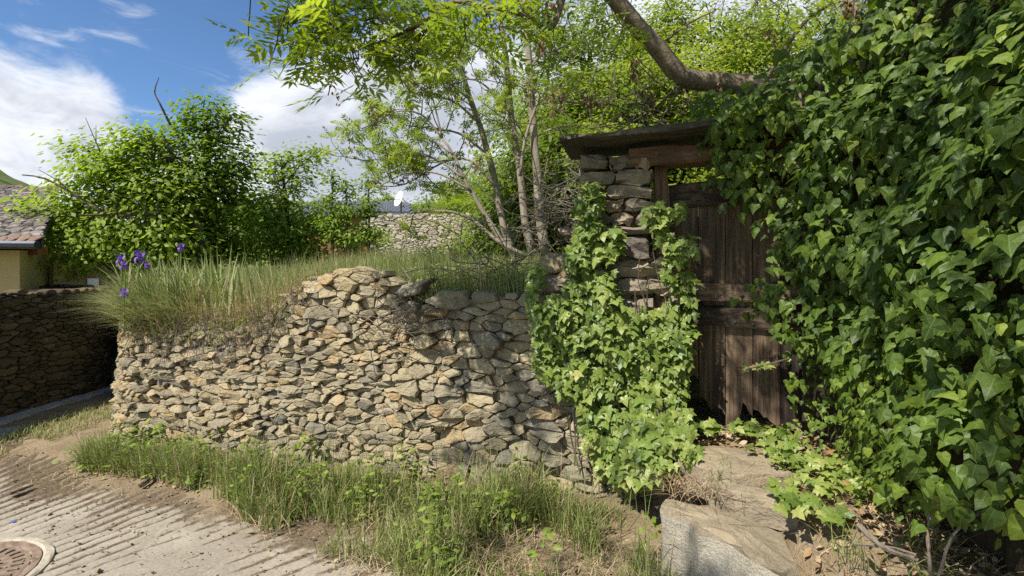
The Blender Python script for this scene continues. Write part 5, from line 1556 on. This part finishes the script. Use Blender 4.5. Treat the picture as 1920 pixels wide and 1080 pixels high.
# far trees on the rise behind the slate house
for (x, yt, Y_, lab) in ((690, 345, 34, 'far tree with a ragged top left of the satellite dish'), (740, 352, 38, 'low far tree directly behind the satellite dish'), (800, 340, 32, 'broad far tree right of the satellite dish'), (860, 330, 28, 'far bright tree between the dish and the ash trunks'), (640, 362, 42, 'small far tree above the left part of the slate roof'), (910, 300, 22, 'tall far bright tree seen between the ash trunks')):
    X_ = (x - 960) / FPX * Y_; tz = px(x, yt, Y_)[2]; b = np.array([X_, Y_, tz - 5.0])
    bushy('far_tree', lab, 'tree', b, [b, b + [0, 0, 4.2]], .12, [(b + [rng.normal(0, .9), rng.normal(0, .6), 1.2 + .45 * q + (q > 5) * -.6], (1.5 - .1 * q, 1.2, .9)) for q in range(8)], 170, 18, .28, .26, M['wood_leaf'], M['bark_dark'], .5)
# ------------------------------------------------------------------ ash trees of the garden: thin pale stems, open crowns, old seed keys
def wander(p, d, L, n=7, up=.12, wob=.18):
    pts = [np.array(p, float)]; d = np.array(d, float) / np.linalg.norm(d)
    for _ in range(n):
        d = d + rng.normal(0, wob, 3) + [0, 0, up * .3]; d /= np.linalg.norm(d); pts.append(pts[-1] + d * L / n)
    return np.array(pts)


def ash(label, stems, branches, ntips, leaf=.15, extra=(), tuft=(4, 8), dens=1.0):
    """stems/branches: list of (points, r0, r1); side twigs grow from the branches and carry tufts"""
    r = thing('ash_tree', label, 'tree', stems[0][0][0], None)
    tips = []
    tw = MB(); sd = MB(); lf = MB()
    for nm, lst in (('trunk', stems), ('branch', branches)):
        for pts, r0, r1 in lst:
            q = bez(pts, 16); V, F = tube(q, np.linspace(r0, r1, len(q)), 9 if nm == 'trunk' else 6); V = V + rng.normal(0, r0 * .04, V.shape)
            part(nm, V, F, M['bark'], r, smooth=True)
            L = np.linalg.norm(np.diff(q, axis=0), axis=1).sum()
            m_ = int((L * 4.0 if nm == 'branch' else L * 1.6) * dens)
            for _ in range(m_):
                f_ = rng.uniform(.25 if nm == 'branch' else .45, 1); p = q[min(len(q) - 1, int(f_ * len(q)))]
                ax = q[min(len(q) - 1, int(f_ * len(q)) + 1)] - q[max(0, int(f_ * len(q)) - 1)]; ax /= np.linalg.norm(ax) + 1e-9
                d_ = ax * .5 + rand_dirs(1)[0] * [1, .8, .8] + [-.15, -.05, .15]
                w_ = wander(p, d_, rng.uniform(.3, .85), 6, .1, .22); V, F = tube(w_, np.linspace(.009, .004, len(w_)), 4, False); tw.add(V, F); tips.append(w_[-1]); tips.append(w_[4])
                for _ in range(2):
                    w2 = wander(w_[rng.integers(2, 6)], d_ + rand_dirs(1)[0] * 1.2, rng.uniform(.15, .4), 4, .25, .25); V, F = tube(w2, np.linspace(.006, .003, len(w2)), 3, False); tw.add(V, F); tips.append(w2[-1])
            if nm == 'branch': tips.append(q[-1])
    tips = np.array(tips)
    k = rng.random(len(tips)) < .95; cl = tips[k]
    per = 7; idx = np.repeat(np.arange(len(cl)), per); n = len(idx)
    dr = rand_dirs(n) * [1, 1, .7] + [0, 0, .35]
    scatter(PINN, cl[idx], np.array([0, 0, .6]) + rand_dirs(n) * .6, dr, rng.uniform(.6, 1.15, n) * leaf, np.clip(rng.normal(.48, .16, n), 0, 1), lf)
    # hanging bunches of dry keys
    kk = tips[rng.random(len(tips)) < .22]
    for p in kk:
        m_ = int(rng.integers(8, 26)); q = p + rng.normal(0, [.03, .03, .05], (m_, 3)) - [0, 0, .07]
        scatter([DIAMOND], q, rand_dirs(m_) * [1, 1, .3], np.array([0, 0, -1.]) + rand_dirs(m_) * .45, rng.uniform(.03, .05, m_), np.clip(rng.normal(.5, .25, m_), 0, 1), sd)
    tw.part('twigs', M['twig'], r, kind='stuff'); lf.part('foliage', M['ash'], r, kind='stuff'); sd.part('seed_keys', M['seed'], r, kind='stuff')
    return r


A = 6.2
def pl(*pts, Y_=A, dy=0.0): return [px(x, y, Y_ + dy * i) for i, (x, y) in enumerate(pts)]
ash('ash tree with the thickest straight pale trunk nearest the gate pillar', [(pl((1022, 478), (1012, 400), (1008, 330), (1002, 270), (998, 200), (992, 120), (985, 20), (980, -120)), .062, .035)],
    [(pl((998, 205), (985, 170), (1000, 120), (1040, 60), (1080, -20)), .02, .008), (pl((1000, 260), (1040, 240), (1090, 235), (1140, 250)), .012, .005), (pl((1005, 280), (970, 255), (950, 200), (960, 150)), .012, .005)], 0)
ash('ash tree with a kinked pale trunk, second from the gate pillar', [(pl((998, 480), (985, 420), (978, 350), (972, 300), (962, 245), (955, 180), (948, 100), (935, 20), (925, -110), Y_=6.4), .052, .03)],
    [(pl((975, 330), (985, 260), (1005, 200), (1012, 180), (1005, 165), Y_=6.1), .022, .009), (pl((950, 130), (900, 90), (850, 70), (800, 90), Y_=6.3), .018, .007), (pl((958, 215), (920, 170), (890, 150), (850, 150), Y_=6.3), .016, .006)], 0)
ash('ash tree with a grey trunk leaning left past the stone cottage', [(pl((965, 480), (945, 430), (930, 350), (915, 290), (900, 235), (880, 180), (860, 110), (835, 30), (815, -90), Y_=6.6), .05, .026)],
    [(pl((915, 290), (860, 250), (800, 240), (740, 215), Y_=6.4), .018, .006), (pl((898, 230), (850, 190), (800, 180), (750, 170), Y_=6.4), .018, .006), (pl((885, 190), (820, 140), (770, 130), (720, 100), Y_=6.5), .016, .006), (pl((930, 350), (880, 300), (830, 305), (760, 345), (700, 350), Y_=6.2), .018, .006)], 0, dens=1.1)
ash('low sprawling ash stems bending down across the stone cottage', [(pl((960, 480), (920, 420), (890, 370), (870, 335), (850, 290), (830, 260), Y_=6.0), .035, .014), (pl((985, 480), (930, 450), (890, 415), (850, 398), (800, 396), (770, 400), Y_=5.8), .026, .010)],
    [(pl((870, 335), (820, 300), (770, 290), (700, 300), Y_=5.9), .014, .005), (pl((880, 355), (820, 325), (760, 325), (710, 350), Y_=5.8), .014, .005), (pl((830, 260), (790, 215), (740, 210), (690, 240), (662, 235), Y_=6.0), .012, .004), (pl((850, 290), (800, 260), (740, 265), (690, 250), Y_=5.9), .012, .004),
     (pl((830, 260), (810, 180), (790, 120), (770, 60), Y_=6.1), .012, .004)], 0, dens=1.15)

# ------------------------------------------------------------------ the big ash over the gate: limb from the ivy, crown over the lane
ov = thing('ash_tree', 'large old ash whose thick limb rises from the ivy over the gate', 'tree', (1.95, 3.1, 1.0))
Y_ = 3.75
V, F = tube(bez([(2.1, 3.7, .3), (2.2, 3.8, 1.4), (2.2, 3.85, 2.3), px(1480, 172, Y_)], 14), np.linspace(.16, .10, len(bez([(0, 0, 0), (1, 0, 0), (2, 0, 0), (3, 0, 1)], 14))), 10); part('trunk', V, F, M['limb'], ov, smooth=True)
for pts, r0, r1 in (([px(1480, 172, Y_), px(1400, 160, Y_), px(1340, 154, Y_), px(1290, 148, Y_ - .03), px(1262, 128, Y_ - .06), px(1235, 92, Y_ - .1), px(1200, 55, Y_ - .15), px(1150, -5, Y_ - .22), px(1080, -110, 3.4), px(980, -260, 3.1), px(880, -420, 2.8)], .075, .055),
                     ([px(1080, -110, 3.4), px(1060, -20, 3.2), px(1032, 52, 3.1), px(985, 30, 3.05), px(920, 14, 3.0), px(850, 2, 2.95)], .022, .010), ([px(1100, -90, 3.3), px(960, -60, 3.1), px(870, -10, 3.0), px(838, 12, 3.0), px(790, 42, 2.95), px(720, 78, 2.9), px(655, 92, 2.9)], .024, .007),
                     ([px(880, -120, 3.0), px(740, -70, 2.9), px(660, 0, 2.85), px(628, 30, 2.85), px(600, 22, 2.85)], .018, .006), ([px(790, 42, 2.95), px(740, 90, 2.95), px(700, 150, 2.95)], .008, .003), ([px(1330, 140, 3.8), px(1420, 160, 3.7), px(1460, 110, 3.6), px(1510, 40, 3.5), px(1560, 5, 3.4)], .022, .010),
                     ([px(1285, 150, 3.75), px(1260, 190, 3.8), px(1225, 250, 3.9)], .012, .004), ([px(1275, 155, 3.8), px(1230, 200, 4.0), px(1150, 250, 4.2)], .010, .004), ([px(1230, 90, 3.7), px(1290, 45, 3.7), px(1340, 20, 3.7)], .010, .005), ([px(1180, -30, 3.6), px(1165, 60, 3.5), px(1140, 120, 3.5)], .005, .003),
                     ([px(980, -260, 3.1), (-.3, 1.8, 4.9), (-1.2, .8, 5.4)], .05, .02), ([px(880, -420, 2.8), (.6, 1.2, 5.0), (1.6, .2, 5.4)], .04, .02)):
    q = bez(pts, 26); V, F = tube(q, np.linspace(r0, r1, len(q)), 9); V += rng.normal(0, r0 * .05, V.shape); part('branch', V, F, M['limb'], ov, smooth=True)

LIT = [(1190, 690, 120, 170), (1230, 830, 120, 75), (1110, 400, 40, 70), (1172, 395, 30, 50), (1110, 560, 60, 60), (1360, 1000, 150, 90), (1390, 880, 70, 40), (1330, 690, 44, 70), (1390, 730, 40, 50), (1640, 530, 100, 34), (1790, 440, 130, 40), (1830, 600, 90, 45), (1600, 690, 100, 65), (1700, 740, 70, 60), (1620, 850, 150, 60), (1850, 780, 90, 70), (1450, 600, 50, 45), (1410, 320, 45, 60),
       (1480, 200, 80, 30), (1700, 60, 90, 60), (1850, 170, 70, 70), (1620, 130, 70, 34), (1510, 400, 34, 34), (1760, 910, 90, 45), (1850, 970, 70, 45), (1560, 300, 30, 40), (830, 690, 60, 30), (800, 800, 100, 60), (900, 720, 40, 26), (1000, 870, 60, 40), (940, 600, 40, 22), (1010, 730, 40, 30), (1600, 1040, 300, 60)]


def hit(C):
    for tt in np.arange(.4, 10, .06):
        p = C - SUN * tt
        if p[1] < .5 and p[2] < 0: return None
        wl = p[1] > wall_y(p[0])
        if (wl and p[0] < .72 and p[2] < 1.45) or (wl and .5 < p[0] < 1.0 and p[2] < 2.3) or (p[1] > wall_y(p[0]) + .25 and 0.9 < p[0] < 1.7 and p[2] < 2.3) or (p[1] < 3.1 and p[0] > np.interp(p[1], IP[::-1, 1], IP[::-1, 0])) or p[2] < (.45 if p[0] > .9 else 0.02):
            return p
    return None


def keep_shadow(C, jitter=1.0):
    h_ = hit(C)
    if h_ is None or h_[1] < .6: return True
    x, y = to_px(h_)
    if x < 735 + 40 * vnoise(y / 60, 3): return False
    if y > 905 and x < 1240: return rng.random() < .05
    for (cx, cy, rx, ry) in LIT:
        if ((x - cx) / rx) ** 2 + ((y - cy) / ry) ** 2 < 1.9: return False
    return rng.random() < (.42 if x > 1400 else .9)


lf, sd, tw = MB(), MB(), MB()
# out of the picture: the crown that shades the gate
cl = []
for _ in range(1700):
    C = np.array([rng.uniform(-2.2, 2.2), rng.uniform(-.9, 3.2), rng.uniform(3.0, 5.8)])
    if C[1] > .2:
        x, y = to_px(C)
        if y > -70: continue
    if keep_shadow(C): cl.append(C)
cl = np.array(cl); per = 6; idx = np.repeat(np.arange(len(cl)), per); n = len(idx)
scatter(PINN, cl[idx] + rng.normal(0, .05, (n, 3)), np.array([0, 0, .8]) + rand_dirs(n) * .5, rand_dirs(n) * [1, 1, .4], rng.uniform(.12, .20, n), np.clip(rng.normal(.5, .15, n), 0, 1), lf)
# in the picture: leafy sprays hanging from the top edge
for (x, y, rx, ry, Y_, m_) in ((560, 60, 50, 40, 2.85, 34), (620, 100, 60, 40, 2.85, 34), (545, 95, 30, 30, 2.85, 10), (600, 20, 60, 30, 2.85, 22), (670, 110, 60, 50, 2.9, 34), (640, 150, 40, 20, 2.9, 8), (720, 60, 70, 50, 2.9, 30), (800, 30, 70, 35, 2.95, 24), (850, 70, 60, 35, 3.0, 16), (900, 50, 50, 40, 3.0, 18), (960, 20, 60, 30, 3.05, 18), (1010, 60, 40, 40, 3.1, 12), (700, 20, 60, 25, 2.9, 18), (760, 120, 40, 30, 2.95, 10),
                              (1060, 30, 60, 40, 3.2, 12), (1300, 30, 50, 30, 3.7, 10), (1350, 70, 50, 30, 3.7, 9), (1180, 20, 80, 30, 3.6, 12), (1420, 30, 60, 40, 3.5, 14), (1500, 40, 60, 40, 3.5, 14), (1240, 230, 60, 40, 3.9, 12), (1180, 250, 60, 30, 4.1, 10), (1590, 30, 40, 40, 3.4, 8), (1120, 110, 50, 40, 3.5, 8)):
    for _ in range(int(m_ * .58)):
        c = px(x + rng.normal(0, rx * .6), y + rng.normal(0, ry * .6), Y_ + rng.normal(0, .15))
        w_ = wander(c + [rng.normal(.05, .1), 0, rng.uniform(.1, .2)], [rng.normal(0, .6), rng.normal(0, .5), -.8], .2, 3, 0, .2); V, F = tube(w_, .0035, 3, False); tw.add(V, F)
        k_ = int(rng.integers(2, 4)); dr = np.column_stack([rng.normal(-.3, .7, k_), rng.normal(-.2, .6, k_), rng.normal(-.45, .45, k_)])
        scatter(PINN, np.repeat(w_[-1][None], k_, 0), np.array([0, -.2, .75]) + rand_dirs(k_) * .5, dr, rng.uniform(.14, .23, k_), np.clip(rng.normal(.55, .16, k_), 0, 1), lf)
for (x, y, Y_, m_) in ((782, 70, 2.95, 40), (704, 90, 2.9, 26), (775, 85, 2.95, 26), (1040, 8, 3.1, 24), (1190, 135, 3.6, 40), (1098, 185, 3.7, 30), (1040, 175, 3.5, 26), (1115, 195, 3.7, 20), (1215, 190, 3.9, 30), (1590, 12, 3.4, 70), (1610, 25, 3.4, 40), (1450, 70, 3.6, 24), (1480, 110, 3.7, 20), (1345, 160, 3.7, 14), (915, 20, 3.0, 20), (640, 30, 2.85, 16)):
    q = px(x, y, Y_) + rng.normal(0, [.03, .03, .05], (m_, 3)); scatter([DIAMOND], q, rand_dirs(m_) * [1, 1, .3], np.array([0, 0, -1.]) + rand_dirs(m_) * .4, rng.uniform(.03, .05, m_), np.clip(rng.normal(.45, .25, m_), 0, 1), sd)
for _ in range(60):
    p = px(rng.uniform(1040, 1300), rng.uniform(170, 260), rng.uniform(3.9, 4.6)); w_ = wander(p, [rng.normal(0, 1), .2, rng.normal(.2, .4)], rng.uniform(.3, .8), 5, .1, .2); V, F = tube(w_, np.linspace(.006, .003, len(w_)), 4, False); tw.add(V, F)
tw.part('twigs', M['bark_dark'], ov, kind='stuff'); lf.part('crown', M['ash'], ov, kind='stuff'); sd.part('seed_keys', M['seed'], ov, kind='stuff')
